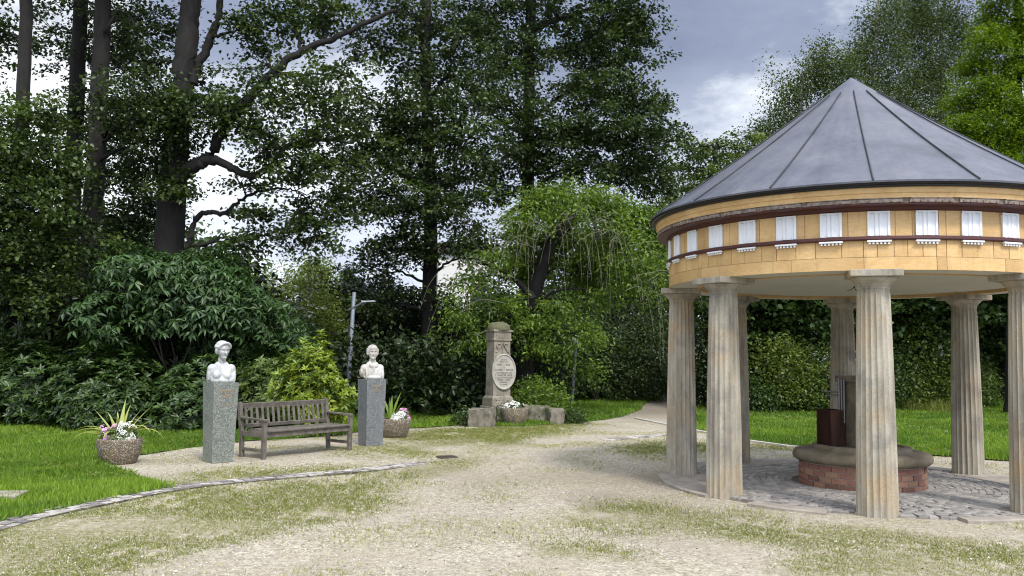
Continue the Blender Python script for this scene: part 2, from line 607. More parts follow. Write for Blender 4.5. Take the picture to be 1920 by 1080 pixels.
M['moss'] = simple('mossy_stone', (0.16, 0.155, 0.085), 0.95, scale=14, col2=(0.09, 0.095, 0.045), bmp=0.8, bdist=0.02)
M['wallstone'] = simple('mossy_rubble_stone', (0.27, 0.24, 0.19), 0.9, scale=6, col2=(0.11, 0.105, 0.07), bmp=0.7, bdist=0.015)
M['gold'] = simple('faded_gilding', (0.42, 0.27, 0.12), 0.7)
M['gravel'] = gravel()
M['earth'] = simple('woodland_floor', (0.050, 0.042, 0.028), 0.95, scale=2, col2=(0.028, 0.032, 0.015))
M['lawnsoil'] = simple('lawn_base', (0.070, 0.125, 0.020), 0.95, scale=1.2, col2=(0.045, 0.09, 0.014))
M['pathfar'] = simple('grey_brown_path', (0.24, 0.205, 0.165), 0.95, scale=3)
M['alderbark'] = bark('shade_dark_alder_bark', (0.0165, 0.0145, 0.012), (0.006, 0.0052, 0.0044))  # bark colour darkened to stand in for backlit shade on the trunks
M['birchbark'] = bark('pale_birch_bark', (0.42, 0.40, 0.36), (0.14, 0.13, 0.11))
M['shrubwood'] = bark('shrub_wood', (0.085, 0.07, 0.05), (0.04, 0.033, 0.025))
M['twig'] = simple('pale_bare_twig', (0.27, 0.26, 0.18), 0.85)
M['house'] = simple('white_render', (0.80, 0.78, 0.74), 0.8, var=0.08)
M['tiles'] = simple('grey_roof_tile', (0.12, 0.09, 0.08), 0.8)
M['glass'] = simple('dark_window_glass', (0.03, 0.035, 0.04), 0.1)
M['f_alder'] = foliage('alder_leaf', (0.012, 0.024, 0.007), (0.094, 0.140, 0.034), 0.24)
M['f_alder2'] = foliage('alder_leaf_grey', (0.011, 0.022, 0.008), (0.082, 0.122, 0.036), 0.22)
M['f_ash'] = foliage('weeping_ash_leaf', (0.045, 0.090, 0.015), (0.21, 0.30, 0.050), 0.36)
M['f_rhodo'] = foliage('rhododendron_leaf', (0.010, 0.024, 0.006), (0.062, 0.112, 0.022), 0.08, 0.34, 0.38)
M['f_rhodoy'] = foliage('yellow_rhododendron_leaf', (0.050, 0.105, 0.014), (0.29, 0.36, 0.035), 0.2, 0.36, 0.45)
M['f_palm'] = foliage('buckeye_leaf', (0.016, 0.040, 0.012), (0.078, 0.142, 0.042), 0.2, 0.38, 0.36)
M['f_light'] = foliage('sunlit_leaf', (0.075, 0.115, 0.020), (0.17, 0.21, 0.045), 0.35)
M['f_birch'] = foliage('birch_leaf', (0.028, 0.045, 0.014), (0.115, 0.155, 0.050), 0.3, 0.55, 0.2)
M['f_horn'] = foliage('hornbeam_leaf', (0.060, 0.115, 0.008), (0.19, 0.27, 0.016), 0.35)
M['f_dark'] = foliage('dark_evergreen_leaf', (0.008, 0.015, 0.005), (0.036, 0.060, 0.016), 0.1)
M['f_maple'] = foliage('maple_leaf', (0.016, 0.034, 0.010), (0.080, 0.13, 0.034), 0.22)
M['f_shrub'] = foliage('mixed_shrub_leaf', (0.036, 0.066, 0.018), (0.18, 0.235, 0.065), 0.28)
M['f_conifer'] = foliage('blue_conifer_needle', (0.030, 0.052, 0.040), (0.065, 0.095, 0.07), 0.1)
M['grass'] = foliage('lawn_grass', (0.085, 0.165, 0.014), (0.20, 0.30, 0.032), 0.3, 0.55, 0.3)
M['drygrass'] = foliage('worn_grass', (0.11, 0.14, 0.022), (0.34, 0.34, 0.10), 0.3, 0.8, 0.2)
M['yucca'] = foliage('strap_leaf', (0.16, 0.24, 0.04), (0.48, 0.50, 0.17), 0.25, 0.4)
M['pink'] = foliage('pink_petal', (0.62, 0.26, 0.52), (0.80, 0.50, 0.70), 0.25, 0.6, 0.2, (1, 1, 1))
M['whitep'] = foliage('white_petal', (0.74, 0.74, 0.66), (0.84, 0.84, 0.80), 0.25, 0.6, 0.2, (1, 1, 1))
M['litter'] = foliage('fallen_leaf', (0.07, 0.045, 0.025), (0.20, 0.13, 0.06), 0.1, 0.8, 0.2)
M['pebble'] = tinted('loose_pebbles', [(0, (0.16, 0.14, 0.11)), (0.5, (0.45, 0.41, 0.33)), (1, (0.80, 0.76, 0.67))], bmp=0)
M['straw'] = foliage('bleached_straw', (0.32, 0.29, 0.17), (0.62, 0.58, 0.42), 0.3, 0.8, 0.2)
M['channel_sand'] = simple('channel_sand', (0.10, 0.085, 0.065), 0.95)
M['kerb'] = simple('pale_kerb_stone', (0.62, 0.58, 0.50), 0.85, scale=5)
M['grate'] = simple('worn_iron', (0.13, 0.11, 0.095), 0.6, 0.3)

# ------------------------------------------------------------------ foliage machinery
def hnoise(x, y, sc, seed):
    r = np.random.default_rng(seed)
    s = 0
    for k in range(14):
        a = r.uniform(0, 2 * math.pi)
        f = sc * r.uniform(0.5, 2.2)
        s = s + np.sin(f * (x * math.cos(a) + y * math.sin(a)) + r.uniform(0, 6.28)) / 3.2
    return s


class Leaves:
    def __init__(s):
        s.p, s.a, s.n, s.L, s.W, s.t = [], [], [], [], [], []

    def add(s, p, a, n, L, W, t):
        k = len(p)
        s.p.append(p)
        s.a.append(a)
        s.n.append(n)
        s.L.append(np.broadcast_to(L, k))
        s.W.append(np.broadcast_to(W, k))
        s.t.append(np.broadcast_to(t, k))

    def build(s, name, mat, parent=None, off=(0, 0, 0), fold=0.22, droop=0.12, widest=0.42):
        p = np.concatenate(s.p) - np.array(off)
        n = norm(np.concatenate(s.n))
        a = np.concatenate(s.a)
        a = norm(a - (a * n).sum(1, keepdims=True) * n)
        b = np.cross(n, a)
        L = np.concatenate(s.L)[:, None]
        W = np.concatenate(s.W)[:, None]
        V = np.stack([p, p + a * L * widest + b * W * 0.5 + n * W * fold,
                      p + a * L - n * L * droop, p + a * L * widest - b * W * 0.5 + n * W * fold], 1).reshape(-1, 3)
        i = np.arange(len(p))[:, None] * 4
        T = np.concatenate([i + np.array([[0, 3, 2]]), i + np.array([[0, 2, 1]])], 1).reshape(-1, 3)
        t = np.repeat(np.clip(np.concatenate(s.t), 0, 1), 4)
        return link(name, tri_mesh(name, V, T, t), mat, parent)


def sprays(LV, C, out, per=45, leaf=0.10, ratio=0.72, length=0.55, width=0.2, flat=0.5, tilt=0.6, droop=0.35, tv=0.17, tb=0.5):
    """leafy twigs at points C pointing along out"""
    m = len(C)
    if not m:
        return
    h = norm(out + RNG.normal(0, 0.5, (m, 3)) * np.array([1, 1, 0.45]))
    k = m * per
    idx = np.repeat(np.arange(m), per)
    u = RNG.uniform(-0.5, 0.5, k)
    ls = (length * RNG.uniform(0.6, 1.35, m))[idx]
    sc = RNG.normal(0, 1, (k, 3)) * np.array([1, 1, flat]) * width
    p = C[idx] + h[idx] * (u * ls)[:, None] + sc
    p[:, 2] -= droop * (u + 0.5) ** 2 * ls * 0.6
    n = np.array([0, 0, 1.0]) + RNG.normal(0, tilt, (k, 3))
    a = h[idx] * 0.7 + RNG.normal(0, 0.7, (k, 3)) + np.array([0, 0, -droop])
    tint = (tb + RNG.normal(0, tv, m))[idx] + RNG.normal(0, 0.15, k)
    L = leaf * RNG.uniform(0.65, 1.25, k)
    LV.add(p, a, n, L, L * ratio, tint)


def rosettes(LV, C, T, k=8, L=0.14, W=0.045, lift=0.25, tv=0.16, tb=0.5, jit=0.15):
    m = len(C)
    T = norm(T)
    ref = RNG.normal(0, 1, (m, 3))
    e1 = norm(np.cross(T, ref))
    e2 = np.cross(T, e1)
    idx = np.repeat(np.arange(m), k)
    ang = np.tile(np.arange(k) * 2 * math.pi / k, m) + RNG.normal(0, 0.25, m * k)
    rad = e1[idx] * np.cos(ang)[:, None] + e2[idx] * np.sin(ang)[:, None]
    lf = lift + RNG.normal(0, jit, m * k)
    a = rad + T[idx] * lf[:, None]
    n = T[idx] - rad * lf[:, None] + RNG.normal(0, 0.12, (m * k, 3))
    LL = L * RNG.uniform(0.7, 1.2, m * k)
    t = (tb + RNG.normal(0, tv, m))[idx] + RNG.normal(0, 0.1, m * k)
    LV.add(C[idx] + a * 0.01, a, n, LL, LL * W / L, t)


def in_ell(c, r, n, power=2.3):
    d = norm(RNG.normal(0, 1, (n, 3)))
    q = RNG.uniform(0.02, 1, n)[:, None] ** (1 / power)
    return c + d * q * r, d


def E(u, v, ru, rv, d, dens=1.0, rd=None):
    c = P(u, v, d)
    s = d / F
    return (c, np.array([ru * s, rd or max(0.8, ru * s * 0.8), rv * s]), dens)


def mb_off(mb, off):
    o = np.array(off)
    mb.v = [tuple(np.array(p) - o) for p in mb.v]
    return mb


DENS = 2.0


def tree(name, label, cat, base, trunk, rad, limbs, ells, leaf_mat, bark_mat, group=None, dens=9.0, sp=None, limb_r=0.05, twigs=14, wob=0.03, seg=10):
    """trunk: points; rad: start and end radius; limbs: (points, r0, r1); ells: ellipsoids of foliage"""
    sp = dict(sp or {})
    root = empty(name, base, label=label, cat=cat, group=group)
    tb = MB()
    tp = smooth_path(trunk, 7, wob * 0.3)
    rr = [rad[0] + (rad[1] - rad[0]) * (i / (len(tp) - 1)) ** 0.9 for i in range(len(tp))]
    rr[0] *= 1.35
    tb.tube(tp, rr, seg)
    skel = [(q, r) for q, r in zip(tp, rr)][2:]
    bb = MB()
    lms = []
    for pts, r0, r1 in limbs:
        lp = smooth_path(pts, 6, wob * 0.6)
        lr = [r0 + (r1 - r0) * i / (len(lp) - 1) for i in range(len(lp))]
        lms.append(MB().tube(lp, lr, 8))
        skel += list(zip(lp, lr))[1:]
    LV = Leaves()
    S = np.array([q for q, r in skel])
    Rr = np.array([r for q, r in skel])
    for c, r, dn in ells:
        area = math.pi * r[0] * r[2]
        n = max(6, int(dens * dn * area * DENS))
        C, D = in_ell(c, r, n)
        k_ = int(n * 0.25)
        C[:k_] = c + RNG.normal(0, 0.60, (k_, 3)) * r
        dd = np.linalg.norm(S - c, axis=1) + np.maximum(0, S[:, 2] - c[2] + 0.2) * 1.5
        j = int(np.argmin(dd))
        hub = [S[j], S[j] * 0.5 + c * 0.5 + np.array([0, 0, 0.12 * dd[j]]) * RNG.uniform(0, 1.2), c]
        hp = smooth_path(hub, 5, 0.04)
        r0 = min(Rr[j] * 0.7, limb_r)
        bb = MB()
        lms.append(bb)
        bb.tube(hp, [r0 + (0.012 - r0) * i / (len(hp) - 1) for i in range(len(hp))], 6)
        hpa = np.array(hp)
        for q in C[:min(twigs, n)]:
            k = int(np.argmin(np.linalg.norm(hpa - q, axis=1) + 0.3 * np.arange(len(hpa))[::-1] / len(hpa)))
            mid = (hpa[k] + q) / 2 + RNG.normal(0, 0.08, 3) + np.array([0, 0, 0.06])
            bb.tube([hpa[k], mid, q], [0.016, 0.010, 0.004], 4, cap=False)
        out = (C - c) / r
        out[:, 2] *= 0.4
        sprays(LV, C, out, **sp)
    mb_off(tb, base).build('trunk', bark_mat, root, smooth=True, angle=60)
    for q in lms:
        mb_off(q, base).build('branch', bark_mat, root, smooth=True, angle=60)
    LV.build('crown', leaf_mat, root, off=base)
    return root


def dome(n, R, lump=0.16, low=-0.15, inner=0.25, nl=9):
    """points and outward directions over a lumpy dome of half-axes R"""
    d = norm(RNG.normal(0, 1, (n * 3, 3)))
    d = d[d[:, 2] > low][:n]
    lc = norm(RNG.normal(0, 1, (nl, 3)) + np.array([0, 0, 0.4]))
    f = 1 - lump + 2.2 * lump * np.exp(((d @ lc.T) - 1) / 0.07).max(1)
    q = np.where(RNG.uniform(0, 1, len(d)) < inner, RNG.uniform(0.45, 0.9, len(d)), RNG.uniform(0.88, 1.04, len(d)))
    return d * (f * q)[:, None] * np.array(R), d


def shrub(name, label, cat, c, R, mat, style='rhodo', n=500, group=None, stems=5, h0=0.25, L=0.14, W=0.045, k=8, lift=0.2, leaf=0.07, per=16, lump=0.16, inner=0.25, low=-0.25, tv=0.16, tb=0.5, wood=None):
    """a bush standing at c=(x, y) with half-axes R=(rx, ry) and height R[2]"""
    base = (c[0], c[1], 0)
    root = empty(name, base, label=label, cat=cat, group=group)
    zc = R[2] * h0
    C, D = dome(n, (R[0], R[1], R[2] - zc), lump, low, inner)
    C = C + np.array([0, 0, zc])
    ok = C[:, 2] > 0.05
    C, D = C[ok], D[ok]
    LV = Leaves()
    if style == 'rhodo':
        rosettes(LV, C, D * np.array([0.8, 0.8, 0.6]) + np.array([0, 0, 0.55]) + RNG.normal(0, 0.25, C.shape), k, L, W, lift, tv, tb)
    elif style == 'palm':
        h = D * np.array([1, 1, 0.25])
        T = h * 0.55 + np.array([0, 0, 0.75]) + RNG.normal(0, 0.2, C.shape)
        rosettes(LV, C, T, k, L, W, -0.45, tv, tb, 0.2)
    else:
        sprays(LV, C, D * np.array([1, 1, 0.5]), per=per, leaf=leaf, ratio=W / L, length=leaf * 4.5, width=leaf * 1.5, flat=0.7, tilt=0.65, tv=tv, tb=tb)
    sb = MB()
    for i in range(stems):
        a = 2 * math.pi * i / stems + RNG.uniform(-.4, .4)
        q = np.array([math.cos(a) * R[0] * 0.55, math.sin(a) * R[1] * 0.55, R[2] * 0.75])
        b0 = np.array([math.cos(a) * 0.12, math.sin(a) * 0.12, -0.05])
        sp_ = smooth_path([b0, b0 * 1.6 + np.array([0, 0, R[2] * 0.25]), q], 4, 0.03)
        sb.tube(sp_, [0.035 - 0.028 * t / (len(sp_) - 1) for t in range(len(sp_))], 6)
    sb.build('stem', wood or M['shrubwood'], root, smooth=True, angle=60)
    LV.build('foliage', mat, root)
    return root


def dup(root, loc, rz=0, scale=None, label=None):
    r = root.copy()
    COL.objects.link(r)
    r.location = loc
    r.rotation_euler = (0, 0, rz)
    if scale:
        r.scale = scale
    if label:
        r['label'] = label
    for ch in root.children:
        c = ch.copy()
        COL.objects.link(c)
        c.parent = r
        for g in ch.children:
            d = g.copy()
            COL.objects.link(d)
            d.parent = c
    return r


# ------------------------------------------------------------------ ground
def inside(x, y, poly):
    poly = np.asarray(poly)[:, :2]
    r = np.zeros(x.shape, bool)
    j = len(poly) - 1
    for i in range(len(poly)):
        xi, yi = poly[i]
        xj, yj = poly[j]
        if yi != yj:
            r ^= ((yi > y) != (yj > y)) & (x < (xj - xi) * (y - yi) / (yj - yi) + xi)
        j = i
    return r


def gp(pts):
    return [G(*p) for p in pts]


def sheet(name, pts, z, mat, kind='structure'):
    mb = MB()
    mb.add([(p[0], p[1], z) for p in pts], [tuple(range(len(pts)))])
    o = mb.build(name, mat)
    bm = bmesh.new()
    bm.from_mesh(o.data)
    bmesh.ops.triangulate(bm, faces=bm.faces)
    for f in bm.faces:
        if f.normal.z < 0:
            f.normal_flip()
    bm.to_mesh(o.data)
    bm.free()
    return tag(o, kind=kind)


PC = np.array([4.741, 11.772])            # pavilion centre
PR, PROT = 2.365, R_(-107.2)

sheet('ground', [(-300, -60), (300, -60), (300, 500), (-300, 500)], -0.03, M['earth'])
LAWN_A = gp([(-500, 1075), (-60, 994), (60, 966), (180, 940), (300, 918), (326, 913), (270, 897), (205, 880), (190, 862), (262, 853), (385, 836), (462, 827),
             (560, 821), (640, 815), (700, 806), (780, 803), (860, 797), (890, 800), (1000, 798), (1060, 793), (1100, 792), (1165, 782), (1200, 768), (1212, 754), (1250, 742.5), (1100, 738), (880, 738), (640, 752), (300, 760), (-500, 775)])
LAWN_B = gp([(1272, 800), (1310, 806), (1400, 824), (1480, 835), (1600, 846), (1735, 853), (1800, 857), (1860, 862), (1990, 868), (2500, 885), (2500, 738), (1900, 733), (1700, 738), (1500, 750), (1300, 755), (1268, 765)])
sheet('lawn', LAWN_A, 0.012, M['lawnsoil'])
sheet('lawn', LAWN_B, 0.012, M['lawnsoil'])

PATCH = [
    (0.95, [(-200, 1030), (0, 985), (180, 952), (350, 917), (560, 903), (700, 900), (745, 935), (690, 965), (560, 990), (420, 1020), (300, 1050), (200, 1085), (-200, 1100)]),
    (0.95, [(735, 890), (800, 868), (850, 858), (908, 856), (895, 870), (820, 892), (745, 902)]),
    (0.7, [(590, 905), (700, 885), (720, 880), (730, 890), (640, 910)]),
    (1.0, [(1050, 965), (1120, 942), (1260, 950), (1400, 985), (1560, 985), (1700, 1000), (1930, 1020), (1930, 1040), (1700, 1040), (1560, 1030), (1360, 1012), (1250, 990), (1180, 1000), (1090, 990)]),
    (0.9, [(1560, 1030), (1700, 1035), (1930, 1030), (1930, 1085), (1560, 1085), (1440, 1080), (1470, 1050)]),
    (0.75, [(1000, 1022), (1100, 1015), (1195, 1032), (1190, 1048), (1060, 1052), (1000, 1045)]),
    (0.5, [(330, 888), (460, 872), (560, 880), (700, 872), (650, 890), (480, 902), (340, 915)]),
    (0.5, [(640, 840), (760, 820), (880, 832), (860, 848), (700, 862)]),
    (1.0, [(860, 802), (1075, 794), (1110, 800), (1000, 815), (950, 838), (880, 842), (800, 836), (740, 826), (790, 808)]),
    (0.85, [(1150, 842), (1250, 826), (1340, 830), (1480, 836), (1500, 842), (1300, 850), (1180, 852)]),
    (0.7, [(1170, 968), (1420, 960), (1500, 985), (1250, 985)]),
]
PATCHG = [(w, gp(p)) for w, p in PATCH]


def grassiness(x, y, nj=6):
    g = np.zeros(x.shape)
    r = np.random.default_rng(5)
    s = 0.014 * y
    for w, p in PATCHG:
        acc = np.zeros(x.shape)
        for _ in range(nj):
            acc += inside(x + r.normal(0, 1, x.shape) * s, y + r.normal(0, 1, x.shape) * s * 1.6, p)
        g = np.maximum(g, w * acc / nj)
    n = hnoise(x, y, 5.0, 3) * 0.35 + hnoise(x, y, 14.0, 4) * 0.25
    return np.clip(g * (1.0 + n) + 0.10 + 0.12 * hnoise(x, y, 2.5, 9), 0, 1)


gx = np.arange(-12, 16.01, 0.10)
gy = np.concatenate([np.arange(3.0, 17, 0.09), np.arange(17, 39, 0.25)])
XX, YY = np.meshgrid(gx, gy)
ZZ = hnoise(XX, YY, 3.0, 21) * 0.005 + hnoise(XX, YY, 0.7, 22) * 0.004 - 0.006
V = np.stack([XX, YY, ZZ], -1).reshape(-1, 3)
nx_, ny_ = len(gx), len(gy)
ii = (np.arange(ny_ - 1)[:, None] * nx_ + np.arange(nx_ - 1)[None]).ravel()
Q = np.stack([ii, ii + 1, ii + nx_ + 1, ii + nx_], 1)
me = tri_mesh('gravel', V, Q)
for nm, val in (('grassy', grassiness(XX, YY)),
                ('dirt_shade', np.clip(0.4 * np.exp(-((XX - 0.9) ** 2 / 3.5 + (YY - 10.8) ** 2 / 6)) * (1 + 0.5 * hnoise(XX, YY, 2, 31))
                                 + 0.8 * np.exp(-((XX - 2.05) ** 2 / 0.15 + (YY - 11.8) ** 2 / 0.6)) + 1.0 * np.clip((YY - 22) / 4, 0, 1), 0, 1))):  # narrow blob left of the first column is shadow painted into the gravel colour
    at = me.attributes.new(nm, 'FLOAT', 'POINT')
    at.data.foreach_set('value', val.ravel().astype(np.float32))
me.polygons.foreach_set('use_smooth', np.ones(len(me.polygons), bool))
tag(link('gravel_ground', me, M['gravel']), kind='structure')


def blade_mesh(name, x, y, z, h, w, mat, tint, lean=0.45, kind='stuff', sub=1):
    n = len(x)
    a = RNG.uniform(0, 2 * math.pi, n)
    b = RNG.uniform(0, 2 * math.pi, n)
    base = np.stack([x, y, np.broadcast_to(z, n)], 1)
    side = np.stack([np.cos(a), np.sin(a), np.zeros(n)], 1) * (w / 2)[:, None]
    ln = lean * RNG.uniform(0.2, 1.5, n) * h
    tip = base + np.stack([np.cos(b) * ln, np.sin(b) * ln, h], 1)
    V = np.stack([base - side, base + side, tip], 1).reshape(-1, 3)
    T = np.arange(3 * n).reshape(-1, 3)
    return tag(link(name, tri_mesh(name, V, T, np.repeat(np.clip(tint, 0, 1), 3)), mat), kind=kind)


def scatter(poly, n, y0=None, y1=None):
    p = np.asarray(poly)
    lo, hi = p[:, :2].min(0), p[:, :2].max(0)
    lo[1] = max(lo[1], y0 or -99)
    hi[1] = min(hi[1], y1 or 999)
    lo[0], hi[0] = max(lo[0], -17), min(hi[0], 26)
    area = max(0, hi[0] - lo[0]) * max(0, hi[1] - lo[1])
    if area <= 0:
        return np.zeros(0), np.zeros(0)
    x = RNG.uniform(lo[0], hi[0], int(n * area))
    y = RNG.uniform(lo[1], hi[1], len(x))
    ok = inside(x, y, p) & (abs(x) < 0.80 * y + 1.5)
    return x[ok], y[ok]


def lawn(poly):
    X, Y = [], []
    for dn, a, b in ((2600, 0, 13), (1500, 13, 17), (750, 17, 24), (330, 24, 40)):
        x, y = scatter(poly, dn, a, b)
        X.append(x)
        Y.append(y)
    x, y = np.concatenate(X), np.concatenate(Y)
    x = x + RNG.normal(0, 0.05, len(x)) + 0.05 * hnoise(x, y, 4, 61)
    y = y + RNG.normal(0, 0.05, len(x)) + 0.08 * hnoise(x, y, 3, 62)
    h = (0.055 + 0.0012 * y) * RNG.uniform(0.5, 1.3, len(x)) * (1 + 0.22 * hnoise(x, y, 3, 41))
    w = 0.006 + 0.0010 * y
    t = 0.42 + 0.30 * hnoise(x, y, 0.9, 42) + 0.22 * hnoise(x, y, 5, 43) + RNG.normal(0, 0.24, len(x))
    blade_mesh('lawn_grass', x, y, 0.008, h, w * RNG.uniform(0.7, 1.3, len(x)), M['grass'], t, 0.55)


lawn(LAWN_A)
lawn(LAWN_B)

# worn grass in the gravel
x = RNG.uniform(-9, 9.5, 1300000)
y = 5.2 + 17 * RNG.uniform(0, 1, len(x)) ** 1.5
ok = abs(x) < 0.62 * y + 0.3
x, y = x[ok], y[ok]
g = grassiness(x, y, 1)
clump = np.clip(0.5 + 0.9 * hnoise(x, y, 22, 51), 0, 1)
ok = (RNG.uniform(0, 1, len(x)) < np.clip(1.5 * g ** 1.4 * (0.35 + clump), 0, 1)) & ~inside(x, y, LAWN_A) & ~inside(x, y, LAWN_B)
ok &= (np.hypot(x - PC[0], y - PC[1]) > 2.64)
x, y, g = x[ok], y[ok], g[ok]
blade_mesh('worn_grass', x, y, -0.008, 0.022 * RNG.uniform(0.4, 1.4, len(x)), (0.0035 + 0.0005 * y) * RNG.uniform(0.7, 1.3, len(x)), M['drygrass'],
           0.72 - 0.40 * g + RNG.normal(0, 0.22, len(x)), 0.9)
n = 190000
x = RNG.uniform(-9, 9.5, n)
y = 5.2 + 15 * RNG.uniform(0, 1, n) ** 1.6
g = grassiness(x, y, 1)
ok = (abs(x) < 0.62 * y + 0.3) & (RNG.uniform(0, 1, n) < np.clip(0.12 + np.where(g > .55, .35, g * .9) + 0.25 * hnoise(x, y, 4, 77), 0, 1)) & ~inside(x, y, LAWN_A) & ~inside(x, y, LAWN_B) & (np.hypot(x - PC[0], y - PC[1]) > 2.66)
x, y = x[ok], y[ok]
blade_mesh('straw_litter', x, y, -0.004, 0.018 * RNG.uniform(0.3, 1.2, len(x)), (0.004 + 0.0005 * y) * RNG.uniform(0.7, 1.3, len(x)), M['straw'], RNG.uniform(0, 1, len(x)), 2.2)
# pebbles
n = 70000
x = RNG.uniform(-8, 8, n)
y = 5.0 + 10 * RNG.uniform(0, 1, n) ** 1.7
ok = (abs(x) < 0.62 * y + 0.3) & ~inside(x, y, LAWN_A) & (np.hypot(x - PC[0], y - PC[1]) > 2.66)
x, y = x[ok], y[ok]
n = len(x)
s = RNG.uniform(0.003, 0.0085, n) * (1 + (RNG.uniform(0, 1, n) > 0.97) * 0.9)
oct_ = np.array([[1, 0, 0], [0, 1, 0], [-1, 0, 0], [0, -1, 0], [0, 0, 0.8]])
rot = RNG.uniform(0, 6.28, n)
pv = np.repeat(oct_[None], n, 0) * (1 + RNG.normal(0, 0.2, (n, 5, 1)))
c_, s_ = np.cos(rot)[:, None], np.sin(rot)[:, None]
pv = np.stack([pv[..., 0] * c_ - pv[..., 1] * s_, pv[..., 0] * s_ + pv[..., 1] * c_, pv[..., 2]], -1) * s[:, None, None]
pv += np.stack([x, y, np.full(n, -0.003)], -1)[:, None]
T = (np.arange(n)[:, None, None] * 5 + np.array([[0, 1, 4], [1, 2, 4], [2, 3, 4], [3, 0, 4]])[None]).reshape(-1, 3)
tag(link('loose_gravel', tri_mesh('loose_gravel', pv.reshape(-1, 3), T, np.repeat(RNG.uniform(0, 1, n), 5)), M['pebble']), kind='stuff')
# fallen leaves
n = 900
x = RNG.uniform(-7, 8, n)
y = RNG.uniform(5.2, 20, n)
LV = Leaves()
LV.add(np.stack([x, y, np.full(n, 0.006)], 1), RNG.normal(0, 1, (n, 3)) * [1, 1, 0.15], np.array([0, 0, 1.0]) + RNG.normal(0, 0.25, (n, 3)), 0.035 * RNG.uniform(0.4, 1.3, n), 0.022 * RNG.uniform(0.6, 1.2, n), RNG.uniform(0, 1, n))
tag(LV.build('leaf_litter', M['litter']), kind='stuff')


# setts: small domed stones
def setts(items, z, hgt=0.012):
    """items: (cx, cy, along, across, angle, tint)"""
    V, T, tt = [], [], []
    for cx, cyy, la, lw, an, ti in items:
        ca, sa = math.cos(an), math.sin(an)
        o = len(V)
        hh = hgt * random.uniform(0.7, 1.3)
        dz = random.uniform(-0.003, 0.003)
        for q, zz_ in ((0.5, -0.02), (0.49, hh * 0.6), (0.41, hh)):
            for px, py in ((-1, -1), (1, -1), (1, 1), (-1, 1)):
                ax, ay = px * la * q * random.uniform(0.96, 1.03), py * lw * q * random.uniform(0.96, 1.03)
                V.append((cx + ax * ca - ay * sa, cyy + ax * sa + ay * ca, z + zz_ + dz))
        for r in range(2):
            for k in range(4):
                T.append((o + r * 4 + k, o + r * 4 + (k + 1) % 4, o + r * 4 + 4 + (k + 1) % 4, o + r * 4 + 4 + k))
        T.append((o + 8, o + 9, o + 10, o + 11))
        tt += [ti] * 12
    return V, T, tt


def sett_obj(name, items, z, mat, hgt=0.012):
    V, T, tt = setts(items, z, hgt)
    mb = MB()
    mb.v, mb.f, mb.t = V, T, tt
    return tag(mb.build(name, mat), kind='structure')


def strip(pts, rows, pitch, width):
    p = np.array(smooth_path(gp(pts), 8))[:, :2]
    seg = np.linalg.norm(np.diff(p, axis=0), axis=1)
    s = np.concatenate([[0], np.cumsum(seg)])
    out = []
    for r in range(rows):
        t = random.uniform(0, pitch)
        while t < s[-1]:
            la = pitch * random.uniform(0.8, 1.15)
            q = np.array([np.interp(t, s, p[:, 0]), np.interp(t, s, p[:, 1])])
            q2 = np.array([np.interp(t + .02, s, p[:, 0]), np.interp(t + .02, s, p[:, 1])])
            d = q2 - q
            an = math.atan2(d[1], d[0]) if d @ d > 0 else an
            off = (r - (rows - 1) / 2) * width
            out.append((q[0] - math.sin(an) * off, q[1] + math.cos(an) * off, la * 0.84, width * 0.84, an + random.gauss(0, 0.05), random.random()))
            t += la
    return out


bedp = np.array(smooth_path(gp([(-260, 1040), (-60, 1001), (60, 969), (170, 945), (350, 912), (520, 895), (690, 880), (790, 868)]), 8))
bt = np.gradient(bedp[:, :2], axis=0)
bn = np.stack([-bt[:, 1], bt[:, 0]], 1) / np.linalg.norm(bt, axis=1)[:, None] * 0.17
bm_ = MB()
for i in range(len(bedp) - 1):
    bm_.add([(*(bedp[i, :2] - bn[i]), 0.003), (*(bedp[i + 1, :2] - bn[i + 1]), 0.003), (*(bedp[i + 1, :2] + bn[i + 1]), 0.003), (*(bedp[i, :2] + bn[i]), 0.003)], [(0, 1, 2, 3)])
tag(bm_.build('channel_bed', M['channel_sand']), kind='structure')
sett_obj('drainage_channel', strip([(-260, 1040), (-60, 1001), (60, 969), (170, 945), (350, 912), (520, 895), (690, 880), (790, 868)], 3, 0.15, 0.105), 0.0, M['gutter_sett'], 0.010)
sett_obj('drainage_channel', strip([(1130, 826), (1190, 820), (1250, 815)], 2, 0.2, 0.14), 0.0, M['gutter_sett'], 0.016)
kb = MB()
kp = gp([(1192, 785), (1250, 797), (1310, 809), (1400, 827), (1480, 838), (1560, 845)])
for a, b in zip(kp[:-1], kp[1:]):
    L_ = np.linalg.norm(b - a)
    k = max(1, int(L_ / 0.9))
    for i in range(k):
        p0, p1 = a + (b - a) * (i + 0.01) / k, a + (b - a) * (i + 0.99) / k
        kb.bar((p0[0], p0[1], 0.005), (p1[0], p1[1], 0.005), 0.09, 0.055)
tag(kb.build('kerb', M['kerb'], bevel=0.006), kind='structure')
g0 = G(838, 858)
dg = empty('drain_grate', (g0[0], g0[1], 0), R_(25), label='rusty iron drain grate let into the gravel beside the worn grass', cat='drain grate')
gb = MB()
for sx, sy, lx, ly in ((0, -.17, .36, .02), (0, .17, .36, .02), (-.17, 0, .02, .32), (.17, 0, .02, .32)):
    gb.box((sx, sy, 0.012), (lx, ly, 0.02))
gb.build('frame', M['grate'], dg)
gb = MB()
for i in range(7):
    gb.box((-.14 + i * .0467, 0, 0.010), (.022, .32, 0.014))
gb.build('grating', M['grate'], dg)
dg.scale = (.8, .7, 1)
s0 = G(25, 933)
sl = MB()
sl.box((-.25, 0, 0.015), (.7, 0.4, 0.05), tint=.5)
so = sl.build('stepping_stone', M['stylobate'], bevel=0.012, loc=(s0[0], s0[1], 0.012), rz=R_(12))
